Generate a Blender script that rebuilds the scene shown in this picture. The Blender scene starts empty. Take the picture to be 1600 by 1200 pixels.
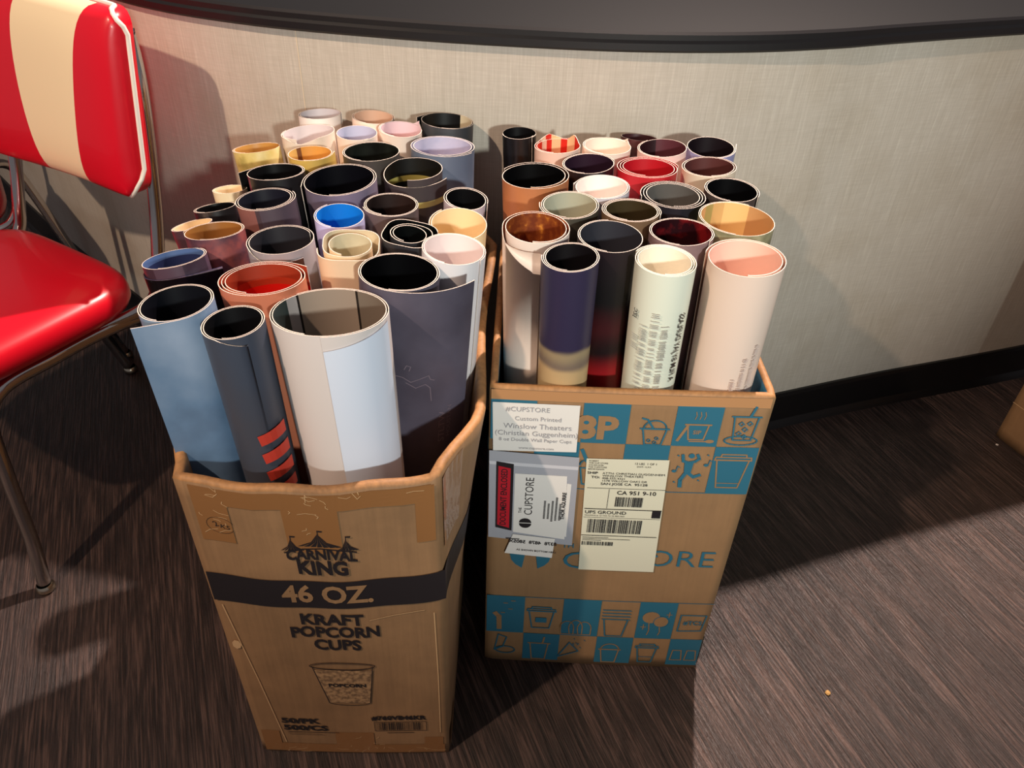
import bpy, bmesh, math, random
from mathutils import Vector, Matrix
random.seed(7)
scene = bpy.context.scene
C = scene.collection

# ------------------------------------------------------------------ camera
H = 1.2
pitch, roll_ = math.radians(38.4), math.radians(2.3)
fw = Vector((0, math.cos(pitch), -math.sin(pitch))); up0 = Vector((0, math.sin(pitch), math.cos(pitch))); r0 = Vector((1, 0, 0))
rt = r0*math.cos(roll_) + up0*math.sin(roll_); upv = -r0*math.sin(roll_) + up0*math.cos(roll_)
cam_data = bpy.data.cameras.new('camera'); cam = bpy.data.objects.new('camera', cam_data); C.objects.link(cam)
cam_data.sensor_width = 36; cam_data.lens = 1230/1600*36
cam.matrix_world = Matrix(((rt.x, upv.x, -fw.x, 0), (rt.y, upv.y, -fw.y, 0), (rt.z, upv.z, -fw.z, H), (0, 0, 0, 1)))
scene.camera = cam
# ------------------------------------------------------------------ world, light, exposure
w = bpy.data.worlds.new('world'); scene.world = w; w.use_nodes = True
bg = w.node_tree.nodes['Background']; bg.inputs[0].default_value = (0.66, 0.62, 0.66, 1); bg.inputs[1].default_value = 0.24
vs = scene.view_settings
vs.view_transform = 'Standard'; vs.look = 'None'; vs.exposure = 0.06; vs.gamma = 1.0; vs.use_curve_mapping = False

def spot(name, loc, target, power, color, radius, angle, blend=.3):
    l = bpy.data.lights.new(name, 'SPOT'); l.energy = power; l.color = color; l.shadow_soft_size = radius
    l.spot_size = math.radians(angle); l.spot_blend = blend
    o = bpy.data.objects.new(name, l); C.objects.link(o); o.location = loc
    o.rotation_euler = (Vector(target) - Vector(loc)).to_track_quat('-Z', 'Y').to_euler()
    return o
spot('ceiling_lamp_behind_counter', (0.58, 2.20, 2.75), (0.3, 0.5, 0), 520, (1.0, .80, .70), .03, 95)
spot('ceiling_lamp_over_chair', (-1.30, -.30, 2.50), (-.05, 1.15, .6), 185, (1.0, .74, .54), .03, 80)
spot('daylight_from_the_room', (1.1, -2.6, 1.9), (0.22, 1.3, .93), 450, (.95, 1.0, .93), .10, 34, 1.0)

# ------------------------------------------------------------------ helpers
def lin(c):
    return tuple(((x/255)/12.92 if x/255 <= .04045 else ((x/255+.055)/1.055)**2.4) for x in c) + (1,)

def newmat(name):
    m = bpy.data.materials.new(name); m.use_nodes = True
    nt = m.node_tree; b = nt.nodes['Principled BSDF']
    return m, nt, b

def ramp(nt, stops, interp='LINEAR'):
    r = nt.nodes.new('ShaderNodeValToRGB'); r.color_ramp.interpolation = interp
    e = r.color_ramp.elements
    while len(e) < len(stops): e.new(.5)
    for k, (p, c) in enumerate(stops): e[k].position = p; e[k].color = lin(c) if max(c) > 1.0 or len(c) == 3 else c
    return r

_mc = {}
def paper(c1, c2=None, kind='plain', stops=None, scale=30, rough=.42, bump=0.0, soft=False, stretch=(1, 1, 1)):
    """poster paper: plain, mottled, 'v' bands down the sheet, 'u' bands around it"""
    key = (tuple(c1), tuple(c2) if c2 else None, kind, str(stops), scale, rough, bump, soft, stretch)
    if key in _mc: return _mc[key]
    m, nt, b = newmat('paper_%d_%d_%d' % tuple(c1)); L = nt.links
    b.inputs['Roughness'].default_value = rough; b.inputs['Base Color'].default_value = lin(c1)
    uv = nt.nodes.new('ShaderNodeUVMap'); uv.uv_map = 'UVMap'
    if kind == 'mottle':
        mp = nt.nodes.new('ShaderNodeMapping'); mp.inputs['Scale'].default_value = stretch
        tc = nt.nodes.new('ShaderNodeTexCoord'); L.new(tc.outputs['Object'], mp.inputs[0])
        n = nt.nodes.new('ShaderNodeTexNoise'); n.inputs['Scale'].default_value = scale; n.inputs['Detail'].default_value = 6
        L.new(mp.outputs[0], n.inputs[0])
        r = ramp(nt, stops or [(.38, c1), (.62, c2)]); L.new(n.outputs[0], r.inputs[0]); L.new(r.outputs[0], b.inputs['Base Color'])
    elif kind in ('u', 'v'):
        s = nt.nodes.new('ShaderNodeSeparateXYZ'); L.new(uv.outputs[0], s.inputs[0])
        if kind == 'u':
            f = nt.nodes.new('ShaderNodeMath'); f.operation = 'FRACT'; L.new(s.outputs[0], f.inputs[0]); src = f.outputs[0]
        else:
            n = nt.nodes.new('ShaderNodeTexNoise'); n.inputs['Scale'].default_value = scale
            tc = nt.nodes.new('ShaderNodeTexCoord'); L.new(tc.outputs['Object'], n.inputs[0])
            a = nt.nodes.new('ShaderNodeMath'); a.operation = 'MULTIPLY_ADD'; a.inputs[1].default_value = .06 if soft else 0.0
            L.new(n.outputs[0], a.inputs[0]); L.new(s.outputs[1], a.inputs[2]); src = a.outputs[0]
        r = ramp(nt, stops, 'EASE' if soft else 'CONSTANT'); L.new(src, r.inputs[0]); L.new(r.outputs[0], b.inputs['Base Color'])
    _mc[key] = m
    return m

def simple(name, c, rough=.5, metal=0.0, coat=0.0, spec=None):
    m, nt, b = newmat(name); b.inputs['Base Color'].default_value = lin(c); b.inputs['Roughness'].default_value = rough
    b.inputs['Metallic'].default_value = metal; b.inputs['Coat Weight'].default_value = coat
    return m

def mkobj(name, bm, mats, parent=None, smooth=False, uvl=None):
    me = bpy.data.meshes.new(name); bm.to_mesh(me); bm.free()
    for m in (mats if isinstance(mats, (list, tuple)) else [mats]): me.materials.append(m)
    if smooth:
        for p in me.polygons: p.use_smooth = True
    o = bpy.data.objects.new(name, me); C.objects.link(o)
    if parent: o.parent = parent
    return o

def tag(o, label=None, cat=None, group=None, kind=None):
    if label: o['label'] = label
    if cat: o['category'] = cat
    if group: o['group'] = group
    if kind: o['kind'] = kind
    return o

def empty(name, loc=(0, 0, 0), rz=0):
    o = bpy.data.objects.new(name, None); C.objects.link(o); o.location = loc; o.rotation_euler = (0, 0, rz); o.empty_display_size = .05
    return o

def grid_faces(bm, rows, mi=0, closed=False, flip=False, smooth=True):
    fs = []
    for a, b in zip(rows, rows[1:]):
        n = len(a)
        for k in range(n if closed else n-1):
            q = (a[k], a[(k+1) % n], b[(k+1) % n], b[k])
            if flip: q = q[::-1]
            try:
                f = bm.faces.new(q)
            except ValueError: continue
            f.material_index = mi; f.smooth = smooth; fs.append(f)
    return fs

def tube(bm, pts, r, seg=14, cap=True, mi=0, rads=None):
    """smooth tube through points (Catmull-Rom)"""
    P = [Vector(p) for p in pts]; Q = []; RR = []
    ext = [P[0]*2-P[1]] + P + [P[-1]*2-P[-2]]
    sub = 7
    for i in range(1, len(ext)-2):
        for j in range(sub):
            t = j/sub; a, b, c, d = ext[i-1:i+3]
            Q.append(.5*((2*b)+(-a+c)*t+(2*a-5*b+4*c-d)*t*t+(-a+3*b-3*c+d)*t**3))
            RR.append(r if not rads else rads[i-1]*(1-t)+rads[i]*t)
    Q.append(P[-1]); RR.append(r if not rads else rads[-1])
    rows = []; prev = None
    for i, q in enumerate(Q):
        d = (Q[min(i+1, len(Q)-1)]-Q[max(i-1, 0)]).normalized()
        if prev is None: n = d.orthogonal().normalized()
        else: n = (prev - d*prev.dot(d)).normalized()
        prev = n; bn = d.cross(n)
        rows.append([bm.verts.new(q+(n*math.cos(2*math.pi*k/seg)+bn*math.sin(2*math.pi*k/seg))*RR[i]) for k in range(seg)])
    grid_faces(bm, rows, mi, closed=True)
    if cap:
        for rw in (rows[0][::-1], rows[-1]):
            f = bm.faces.new(rw); f.material_index = mi
    bmesh.ops.recalc_face_normals(bm, faces=bm.faces)

def boxm(bm, c, s, mi=0, rot=None):
    vs_ = []
    for x in (-1, 1):
        for y in (-1, 1):
            for z in (-1, 1):
                v = Vector((x*s[0]/2, y*s[1]/2, z*s[2]/2))
                if rot: v = rot @ v
                vs_.append(bm.verts.new(v+Vector(c)))
    for f in ((0, 1, 3, 2), (4, 6, 7, 5), (0, 4, 5, 1), (2, 3, 7, 6), (0, 2, 6, 4), (1, 5, 7, 3)):
        g = bm.faces.new([vs_[i] for i in f]); g.material_index = mi

# ------------------------------------------------------------------ flat print helpers: shapes in (u,v) laid on a surface function
def text_tris(s, size=1.0, bold=0.0, align='CENTER', mirror=False, sx=1.0):
    cu = bpy.data.curves.new('t', 'FONT'); cu.body = s; cu.size = size; cu.offset = bold*size; cu.align_x = align; cu.align_y = 'CENTER'
    cu.resolution_u = 3; cu.fill_mode = 'FRONT'
    ob = bpy.data.objects.new('t', cu); C.objects.link(ob); bpy.context.view_layer.update()
    me = bpy.data.meshes.new_from_object(ob.evaluated_get(bpy.context.evaluated_depsgraph_get()))
    vs_ = [(v.co.x*sx*(-1 if mirror else 1), v.co.y) for v in me.vertices]; fs = [tuple(p.vertices) for p in me.polygons]
    if mirror: fs = [f[::-1] for f in fs]
    bpy.data.objects.remove(ob); bpy.data.curves.remove(cu); bpy.data.meshes.remove(me)
    return vs_, fs

class Ink:
    """collects flat print (quads, strokes, text) and lays it on a surface"""
    def __init__(s, surf): s.bm = bmesh.new(); s.surf = surf
    def poly(s, pts, mi=0, flip=False, h=0.0):
        vs_ = [s.bm.verts.new(s.surf(u, v, h)) for u, v in pts]
        try:
            f = s.bm.faces.new(vs_); f.material_index = mi
        except ValueError: pass
    def rect(s, u0, v0, u1, v1, mi=0, nu=1, nv=1, h=0.0):
        rows = [[s.bm.verts.new(s.surf(u0+(u1-u0)*i/nu, v0+(v1-v0)*j/nv, h)) for i in range(nu+1)] for j in range(nv+1)]
        grid_faces(s.bm, rows, mi, smooth=False)
    def quad(s, p, mi=0, n=8, h=0.0):
        """bilinear patch through 4 corners bl, br, tr, tl"""
        rows = []
        for j in range(n+1):
            t = j/n
            rows.append([s.bm.verts.new(s.surf(*[(p[0][k]*(1-i/n)+p[1][k]*i/n)*(1-t)+(p[3][k]*(1-i/n)+p[2][k]*i/n)*t for k in (0, 1)], h)) for i in range(n+1)])
        grid_faces(s.bm, rows, mi, smooth=False)
    def stroke(s, pts, w_, mi=0, close=False, h=0.0):
        P = [Vector(p) for p in pts]
        if close: P.append(P[0])
        for a, b in zip(P, P[1:]):
            d = b-a
            if d.length < 1e-7: continue
            d.normalize(); n = Vector((-d.y, d.x))*w_/2; e = d*w_*.35
            s.poly([tuple(a-e-n), tuple(b+e-n), tuple(b+e+n), tuple(a-e+n)], mi, h=h)
    def ell(s, cx, cy, rx, ry, w_, a0=0, a1=360, mi=0, n=20, h=0.0):
        pts = [(cx+rx*math.cos(math.radians(a0+(a1-a0)*k/n)), cy+ry*math.sin(math.radians(a0+(a1-a0)*k/n))) for k in range(n+1)]
        s.stroke(pts, w_, mi, h=h)
    def disc(s, cx, cy, rx, ry, mi=0, n=16, h=0.0):
        s.poly([(cx+rx*math.cos(2*math.pi*k/n), cy+ry*math.sin(2*math.pi*k/n)) for k in range(n)], mi, h=h)
    def text(s, t, cx, cy, size, ang=0, bold=.02, sx=1.0, mirror=False, mi=0, align='CENTER', arch=0.0, h=0.0, wob=0.0, shear=0.0):
        vs_, fs = text_tris(t, size, bold, align, mirror, sx)
        ca, sa = math.cos(math.radians(ang)), math.sin(math.radians(ang)); bv = []
        for x, y in vs_:
            y += arch*(x*x)+wob*math.sin(x*140); x += shear*y
            bv.append(s.bm.verts.new(s.surf(cx+x*ca-y*sa, cy+x*sa+y*ca, h)))
        for f in fs:
            try:
                g = s.bm.faces.new([bv[i] for i in f]); g.material_index = mi
            except ValueError: pass
    def flush(s, name, mats, parent):
        if len(s.bm.faces): mkobj(name, s.bm, mats, parent)
        else: s.bm.free()
        s.bm = bmesh.new()
    def done(s, name, mats, parent, label=None, kind=None):
        o = mkobj(name, s.bm, mats, parent)
        if label: o['label'] = label
        if kind: o['kind'] = kind
        return o

# ------------------------------------------------------------------ surface materials
def floor_mat():
    m, nt, b = newmat('dark_oak_planks'); L = nt.links
    tc = nt.nodes.new('ShaderNodeTexCoord'); mp = nt.nodes.new('ShaderNodeMapping'); mp.inputs['Rotation'].default_value = (0, 0, math.radians(-22.7))
    L.new(tc.outputs['Object'], mp.inputs[0])
    # plank index along x, 0.15 wide
    sx = nt.nodes.new('ShaderNodeSeparateXYZ'); L.new(mp.outputs[0], sx.inputs[0])
    dv = nt.nodes.new('ShaderNodeMath'); dv.operation = 'DIVIDE'; dv.inputs[1].default_value = .19; L.new(sx.outputs[0], dv.inputs[0])
    fl = nt.nodes.new('ShaderNodeMath'); fl.operation = 'FLOOR'; L.new(dv.outputs[0], fl.inputs[0])
    fr = nt.nodes.new('ShaderNodeMath'); fr.operation = 'FRACT'; L.new(dv.outputs[0], fr.inputs[0])
    wn = nt.nodes.new('ShaderNodeTexWhiteNoise'); wn.noise_dimensions = '1D'; L.new(fl.outputs[0], wn.inputs['W'])
    cx = nt.nodes.new('ShaderNodeCombineXYZ'); L.new(sx.outputs[0], cx.inputs[0])
    ad = nt.nodes.new('ShaderNodeMath'); ad.operation = 'MULTIPLY_ADD'; ad.inputs[1].default_value = 9.0; L.new(wn.outputs[0], ad.inputs[0]); L.new(sx.outputs[1], ad.inputs[2])
    L.new(ad.outputs[0], cx.inputs[1])
    # grain
    m2 = nt.nodes.new('ShaderNodeMapping'); m2.inputs['Scale'].default_value = (1, .03, 1); L.new(cx.outputs[0], m2.inputs[0])
    n1 = nt.nodes.new('ShaderNodeTexNoise'); n1.inputs['Scale'].default_value = 260; n1.inputs['Detail'].default_value = 5; n1.inputs['Roughness'].default_value = .65; n1.inputs['Distortion'].default_value = .25
    L.new(m2.outputs[0], n1.inputs[0])
    m3 = nt.nodes.new('ShaderNodeMapping'); m3.inputs['Scale'].default_value = (1, .16, 1); L.new(cx.outputs[0], m3.inputs[0])
    n2 = nt.nodes.new('ShaderNodeTexNoise'); n2.inputs['Scale'].default_value = 14; n2.inputs['Detail'].default_value = 4; n2.inputs['Distortion'].default_value = 1.2; L.new(m3.outputs[0], n2.inputs[0])
    wv = nt.nodes.new('ShaderNodeMath'); wv.operation = 'MULTIPLY'; wv.inputs[1].default_value = 34; L.new(n2.outputs[0], wv.inputs[0])
    sn = nt.nodes.new('ShaderNodeMath'); sn.operation = 'SINE'; L.new(wv.outputs[0], sn.inputs[0])
    mx = nt.nodes.new('ShaderNodeMath'); mx.operation = 'MULTIPLY_ADD'; mx.inputs[1].default_value = .035; L.new(sn.outputs[0], mx.inputs[0]); L.new(n1.outputs[0], mx.inputs[2])
    r = ramp(nt, [(.36, (30, 21, 18)), (.50, (54, 41, 37)), (.64, (92, 72, 65))]); L.new(mx.outputs[0], r.inputs[0])
    # plank tint + joints
    mr = nt.nodes.new('ShaderNodeMapRange'); mr.inputs[3].default_value = .75; mr.inputs[4].default_value = 1.15; L.new(wn.outputs[0], mr.inputs[0])
    mul = nt.nodes.new('ShaderNodeVectorMath'); mul.operation = 'SCALE'; L.new(r.outputs[0], mul.inputs[0]); L.new(mr.outputs[0], mul.inputs['Scale'])
    jn = nt.nodes.new('ShaderNodeMath'); jn.operation = 'GREATER_THAN'; jn.inputs[1].default_value = .012; L.new(fr.outputs[0], jn.inputs[0])
    j2 = nt.nodes.new('ShaderNodeMapRange'); j2.inputs[3].default_value = .55; L.new(jn.outputs[0], j2.inputs[0])
    mul2 = nt.nodes.new('ShaderNodeVectorMath'); mul2.operation = 'SCALE'; L.new(mul.outputs[0], mul2.inputs[0]); L.new(j2.outputs[0], mul2.inputs['Scale'])
    L.new(mul2.outputs[0], b.inputs['Base Color'])
    rr = nt.nodes.new('ShaderNodeMapRange'); rr.inputs[3].default_value = .50; rr.inputs[4].default_value = .30; L.new(n1.outputs[0], rr.inputs[0]); L.new(rr.outputs[0], b.inputs['Roughness'])
    bp = nt.nodes.new('ShaderNodeBump'); bp.inputs['Strength'].default_value = .9; bp.inputs['Distance'].default_value = .004; L.new(mx.outputs[0], bp.inputs['Height']); L.new(bp.outputs[0], b.inputs['Normal'])
    return m

def wall_mat():
    m, nt, b = newmat('woven_vinyl_wallcovering'); L = nt.links
    tc = nt.nodes.new('ShaderNodeTexCoord')
    m1 = nt.nodes.new('ShaderNodeMapping'); m1.inputs['Scale'].default_value = (1, 1, .035); L.new(tc.outputs['Object'], m1.inputs[0])
    n1 = nt.nodes.new('ShaderNodeTexNoise'); n1.inputs['Scale'].default_value = 420; n1.inputs['Detail'].default_value = 3; L.new(m1.outputs[0], n1.inputs[0])
    m1b = nt.nodes.new('ShaderNodeMapping'); m1b.inputs['Scale'].default_value = (.06, .06, 1); L.new(tc.outputs['Object'], m1b.inputs[0])
    n1b = nt.nodes.new('ShaderNodeTexNoise'); n1b.inputs['Scale'].default_value = 420; L.new(m1b.outputs[0], n1b.inputs[0])
    n2 = nt.nodes.new('ShaderNodeTexNoise'); n2.inputs['Scale'].default_value = 5; n2.inputs['Detail'].default_value = 5; L.new(tc.outputs['Object'], n2.inputs[0])
    a = nt.nodes.new('ShaderNodeMath'); a.operation = 'MULTIPLY_ADD'; a.inputs[1].default_value = .45; L.new(n1b.outputs[0], a.inputs[0]); L.new(n1.outputs[0], a.inputs[2])
    r = ramp(nt, [(.40, (176, 167, 154)), (.8, (189, 180, 168)), (1.0, (199, 191, 178))]); L.new(a.outputs[0], r.inputs[0])
    st = ramp(nt, [(.30, (205, 190, 160)), (.52, (255, 255, 255))]); L.new(n2.outputs[0], st.inputs[0])
    mx = nt.nodes.new('ShaderNodeMix'); mx.data_type = 'RGBA'; mx.blend_type = 'MULTIPLY'; mx.inputs[0].default_value = .28
    L.new(r.outputs[0], mx.inputs[6]); L.new(st.outputs[0], mx.inputs[7]); L.new(mx.outputs[2], b.inputs['Base Color'])
    b.inputs['Roughness'].default_value = .6
    bp = nt.nodes.new('ShaderNodeBump'); bp.inputs['Strength'].default_value = .35; bp.inputs['Distance'].default_value = .0008; L.new(a.outputs[0], bp.inputs['Height']); L.new(bp.outputs[0], b.inputs['Normal'])
    return m

def card_mat(name, c, dark=.86, rough=.62):
    m, nt, b = newmat(name); L = nt.links
    tc = nt.nodes.new('ShaderNodeTexCoord')
    n = nt.nodes.new('ShaderNodeTexNoise'); n.inputs['Scale'].default_value = 9; n.inputs['Detail'].default_value = 8; n.inputs['Roughness'].default_value = .62; L.new(tc.outputs['Object'], n.inputs[0])
    m1 = nt.nodes.new('ShaderNodeMapping'); m1.inputs['Scale'].default_value = (1, 1, .03); L.new(tc.outputs['Object'], m1.inputs[0])
    f = nt.nodes.new('ShaderNodeTexNoise'); f.inputs['Scale'].default_value = 170; L.new(m1.outputs[0], f.inputs[0])
    a = nt.nodes.new('ShaderNodeMath'); a.operation = 'MULTIPLY_ADD'; a.inputs[1].default_value = .35; L.new(f.outputs[0], a.inputs[0]); L.new(n.outputs[0], a.inputs[2])
    d = tuple(x*dark for x in c)
    r = ramp(nt, [(.5, d), (.85, c)]); L.new(a.outputs[0], r.inputs[0]); L.new(r.outputs[0], b.inputs['Base Color'])
    b.inputs['Roughness'].default_value = rough
    bp = nt.nodes.new('ShaderNodeBump'); bp.inputs['Strength'].default_value = .3; bp.inputs['Distance'].default_value = .0015; L.new(a.outputs[0], bp.inputs['Height']); L.new(bp.outputs[0], b.inputs['Normal'])
    return m

M_floor, M_wall = floor_mat(), wall_mat()
M_kraft = card_mat('kraft_cardboard', (156, 120, 85)); M_kraft_in = card_mat('kraft_inside', (150, 106, 66)); M_kraft_edge = card_mat('kraft_raw_edge', (186, 134, 84), .7)
M_kraft2 = card_mat('kraft_cardboard_tan', (156, 120, 84), .92)
M_blackink = simple('black_print', (34, 30, 34), .5); M_blue = simple('blue_print', (44, 106, 130), .5); M_blue_in = simple('blue_print_inside', (40, 96, 124), .55)
M_cap_spec = None
M_black = simple('black_baseboard', (14, 13, 14), .35); M_cap = simple('black_countertop', (10, 10, 10), .5); M_cap.node_tree.nodes['Principled BSDF'].inputs['Specular IOR Level'].default_value = .22; M_lip = simple('black_edge_strip', (18, 16, 18), .45)
M_white_label = simple('white_label', (232, 228, 224), .4); M_cream_label = simple('cream_label', (222, 218, 196), .5)
M_greyink = simple('grey_print', (158, 155, 160), .6); M_redink = simple('red_print', (190, 34, 48), .4)
M_tape = simple('brown_packing_tape', (146, 102, 62), .28, coat=.4); M_wrink = simple('tape_wrinkle', (214, 176, 132), .2, coat=.5)
M_red = simple('red_vinyl', (206, 8, 34), .33, coat=.25); M_cream = simple('cream_vinyl', (240, 218, 180), .36, coat=.2); M_pipe = simple('white_piping', (232, 226, 216), .35)
M_chrome = simple('chrome', (205, 200, 196), .13, 1.0); M_glide = simple('nickel_glide', (200, 190, 170), .25, 1.0); M_rubber = simple('black_rubber', (22, 20, 20), .6)

# ------------------------------------------------------------------ setting: floor, wall, baseboard, counter cap
bm = bmesh.new(); q = [bm.verts.new(p) for p in ((-4, -3, 0), (4, -3, 0), (4, 4.5, 0), (-4, 4.5, 0))]; bm.faces.new(q)
tag(mkobj('floor', bm, M_floor), kind='structure')

WP = [(-3.2, 3.9), (-2.2, 2.9), (-1.45, 2.14), (-.96, 1.69), (-.68, 1.46), (-.46, 1.36), (-.22, 1.312), (.0, 1.292), (.17, 1.291), (.34, 1.312), (.49, 1.353), (.62, 1.404), (.87, 1.495), (1.315, 1.645), (2.2, 1.97), (3.6, 2.55)]
def crom(P, sub=8):
    P = [Vector(p) for p in P]; ext = [P[0]*2-P[1]]+P+[P[-1]*2-P[-2]]; Q = []
    for i in range(1, len(ext)-2):
        a, b, c, d = ext[i-1:i+3]
        for j in range(sub):
            t = j/sub; Q.append(.5*((2*b)+(-a+c)*t+(2*a-5*b+4*c-d)*t*t+(-a+3*b-3*c+d)*t**3))
    return Q+[P[-1]]
WC = crom(WP)
def wn_(i):
    d = (WC[min(i+1, len(WC)-1)]-WC[max(i-1, 0)]).normalized(); return Vector((d.y, -d.x))   # points to the camera side
def extr(profile, mats, name, closed=True, mis=None):
    """sweep a (out, z) profile along the wall curve"""
    bm = bmesh.new(); rows = []
    for i, p in enumerate(WC):
        n = wn_(i); rows.append([bm.verts.new((p.x+n.x*o, p.y+n.y*o, z)) for o, z in profile])
    for a, b in zip(rows, rows[1:]):
        m_ = len(profile)
        for k in range(m_ if closed else m_-1):
            f = bm.faces.new((a[k], a[(k+1) % m_], b[(k+1) % m_], b[k])); f.smooth = False
            f.material_index = mis[k] if mis else 0
    bmesh.ops.recalc_face_normals(bm, faces=bm.faces)
    return mkobj(name, bm, mats)
tag(extr([(0, .0), (0, .856), (-.12, .856), (-.12, 0)], [M_wall], 'wall_back'), kind='structure')
tag(extr([(.0, 0), (.0, .100), (.006, .100), (.008, .09), (.008, .02), (.013, .008), (.016, 0)], [M_black], 'baseboard_back'), kind='structure')
cap = extr([(.016, .852), (.020, .856), (.020, .866), (.016, .870), (.016, .878), (.012, .882), (-.50, .882), (-.50, .852)], [M_lip, M_cap], 'countertop', mis=[0, 0, 0, 0, 0, 1, 0, 0])
tag(cap, 'dark countertop capping the curved half wall', 'countertop')
# wallcovering seam
bm = bmesh.new()
def wall_at(x):
    for a, b in zip(WC, WC[1:]):
        if a.x <= x <= b.x: t = (x-a.x)/(b.x-a.x); return a.y+(b.y-a.y)*t
for x0, w_ in ((-.372, .0022),):
    q = [bm.verts.new((x, wall_at(x)-.0008, z)) for x, z in ((x0, .45), (x0+w_*.7, .45), (x0+w_*.7, .852), (x0, .852))]; bm.faces.new(q)
tag(mkobj('trim_1', bm, simple('seam_highlight', (214, 196, 170), .5)), kind='structure')

# ------------------------------------------------------------------ cardboard boxes
def sm(t): t = max(0, min(1, t)); return t*t*(3-2*t)

def make_carton(name, corners, bulge, Hh, mats, thick=.007, fold=.016, rimdip=None, label=None):
    """corners(z)-> FL,FR,BR,BL ; bulge(side,t,z)-> outward offset ; open top"""
    root = empty(name, ((corners(0)[0][0]+corners(0)[2][0])/2, (corners(0)[0][1]+corners(0)[2][1])/2, 0)); ro = Vector(root.location)
    NS = 26; NV = 22
    def ring(z, inset=0.0):
        c = [Vector(p) for p in corners(z)]; out = []
        cen = sum(c, Vector((0, 0)))/4
        for s in range(4):
            a, b = c[s], c[(s+1) % 4]; d = (b-a).normalized(); n = Vector((d.y, -d.x))
            for k in range(NS):
                t = k/NS; p = a+(b-a)*t+n*bulge(s, t, z)
                # corner rounding
                e = min(t, 1-t)*(b-a).length; rr = .007
                if e < rr: p += -n*(rr-e)*.35
                out.append(p-n*inset)
        return out
    def ring_in(z, inset):
        r = ring(z); m_ = len(r); out = []
        for k in range(m_):
            d = (r[(k+1) % m_]-r[k-1]).normalized(); out.append(r[k]-Vector((d.y, -d.x))*inset)
        return out
    dip = rimdip or (lambda s: 0)
    bm = bmesh.new()
    def vrow(r, z, dz=True): return [bm.verts.new((p.x-ro.x, p.y-ro.y, z+(dip(k/NS) if dz else 0)*z/Hh)) for k, p in enumerate(r)]
    rows = [vrow(ring(Hh*v/NV), Hh*v/NV) for v in range(NV+1)]
    grid_faces(bm, rows, 0, closed=True)
    # rolled rim
    rt_ = ring(Hh); r1 = vrow(ring_in(Hh, fold*.25), Hh+.0035); r2 = vrow(ring_in(Hh, fold*.75), Hh+.0035); r3 = vrow(ring_in(Hh, fold), Hh-.001)
    grid_faces(bm, [rows[-1], r1, r2, r3], 1, closed=True)
    inn = [r3]+[vrow(ring_in(Hh*v/8, fold if v > 6 else thick), Hh*v/8) for v in (7, 5, 3, 1)]
    inn.append(vrow(ring_in(0, thick), .006, False))
    grid_faces(bm, inn, 2, closed=True)
    f = bm.faces.new(inn[-1]); f.material_index = 2
    f = bm.faces.new([v for v in rows[0]][::-1]); f.material_index = 0
    bmesh.ops.recalc_face_normals(bm, faces=bm.faces)
    body = mkobj('carton_body', bm, mats, root)
    def side(s):
        def surf(u, v, h=0.0):
            z = max(0.001, min(v, Hh)); c = [Vector(p) for p in corners(z)]; a, b = c[s], c[(s+1) % 4]; d = (b-a).normalized(); n = Vector((d.y, -d.x))
            if s == 0: t = (u-a.x)/(b.x-a.x)
            else: t = u/(b-a).length
            tt = max(0, min(1, t)); p = a+(b-a)*t+n*(bulge(s, tt, z)+.0009+h)
            return Vector((p.x-ro.x, p.y-ro.y, v+dip(s+tt)*z/Hh))
        return surf
    return root, side

# left carton ----------------------------------------------------------
LH = .575
def lc(z):
    k = z/LH; return [(-.358-.008*k, .588+.010*k), (-.072-.002*k, .596+.020*k), (-.078, 1.222), (-.362, 1.222)]
def lb(s, t, z):
    k = (z/LH)
    if s == 0: return math.sin(math.pi*t)*(.003+.013*k**3)
    if s == 1: return .040*k*k*sm(t/.20)*sm((1-t)/.12) + .004*math.sin(t*9)*k
    if s == 3: return .029*k*k*sm(t/.12)*sm((1-t)/.16) + .030*k*k*math.sin(math.pi*t)**2
    return 0
def ldip(s):
    if s < 1: return -.006*math.sin(math.pi*s)**.5 + .002*math.sin(s*19)
    return .003*math.sin(s*7)
left_box, lside = make_carton('cardboard_box', lc, lb, LH, [M_kraft, M_kraft_edge, M_kraft_in], rimdip=ldip, fold=.013)
tag(left_box, 'tall kraft carton with a black band and a drawn popcorn cup, stuffed with poster rolls', 'box')
F = lside(0)
# tape first, lowest layer
for a, b, c_, d_, hh_ in ((-.350, .482, -.312, .570, 0), (-.252, .470, -.190, .570, 0), (-.350, .545, -.085, .5715, .0001), (-.104, .480, -.082, .570, 0),
                       (-.352, .004, -.325, .060, 0), (-.242, .020, -.185, .060, 0), (-.352, .004, -.080, .026, .0001), (-.110, .022, -.082, .046, 0)):
    t = Ink(F); t.rect(a, b, c_, d_, 0, 8, 4, h=hh_); t.done('packing_tape', [M_tape], left_box, 'shiny brown packing tape')
for a, b, c_, d_ in ((.004, .455, .055, .568), (.004, .01, .06, .05)):
    t = Ink(lside(1)); t.rect(a, b, c_, d_, 0, 5, 5); t.done('packing_tape', [M_tape], left_box, 'brown tape wrapped round the corner')
t = Ink(F)
for k in range(46):
    zone = random.choice(((-.350, -.312, .50, .568), (-.25, -.19, .50, .568), (-.34, -.1, .56, .572), (-.24, -.17, .008, .05), (-.33, -.09, .004, .020)))
    u, v = random.uniform(zone[0], zone[1]), random.uniform(zone[2], zone[3]); a = random.uniform(0, 6.3); ln = random.uniform(.006, .022)
    mid = (u+ln*.5*math.cos(a)+random.uniform(-.002, .002), v+ln*.5*math.sin(a)*.6)
    if v+ln > .574: a = -abs(a)
    t.stroke([(u, v), mid, (u+ln*math.cos(a+.3), min(.573, max(.003, v+ln*math.sin(a+.3)*.6)))], .0007, h=.0004)
t.done('tape_wrinkle', [M_wrink], left_box, 'pale creases in the tape', kind='stuff')
F0 = F
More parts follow.
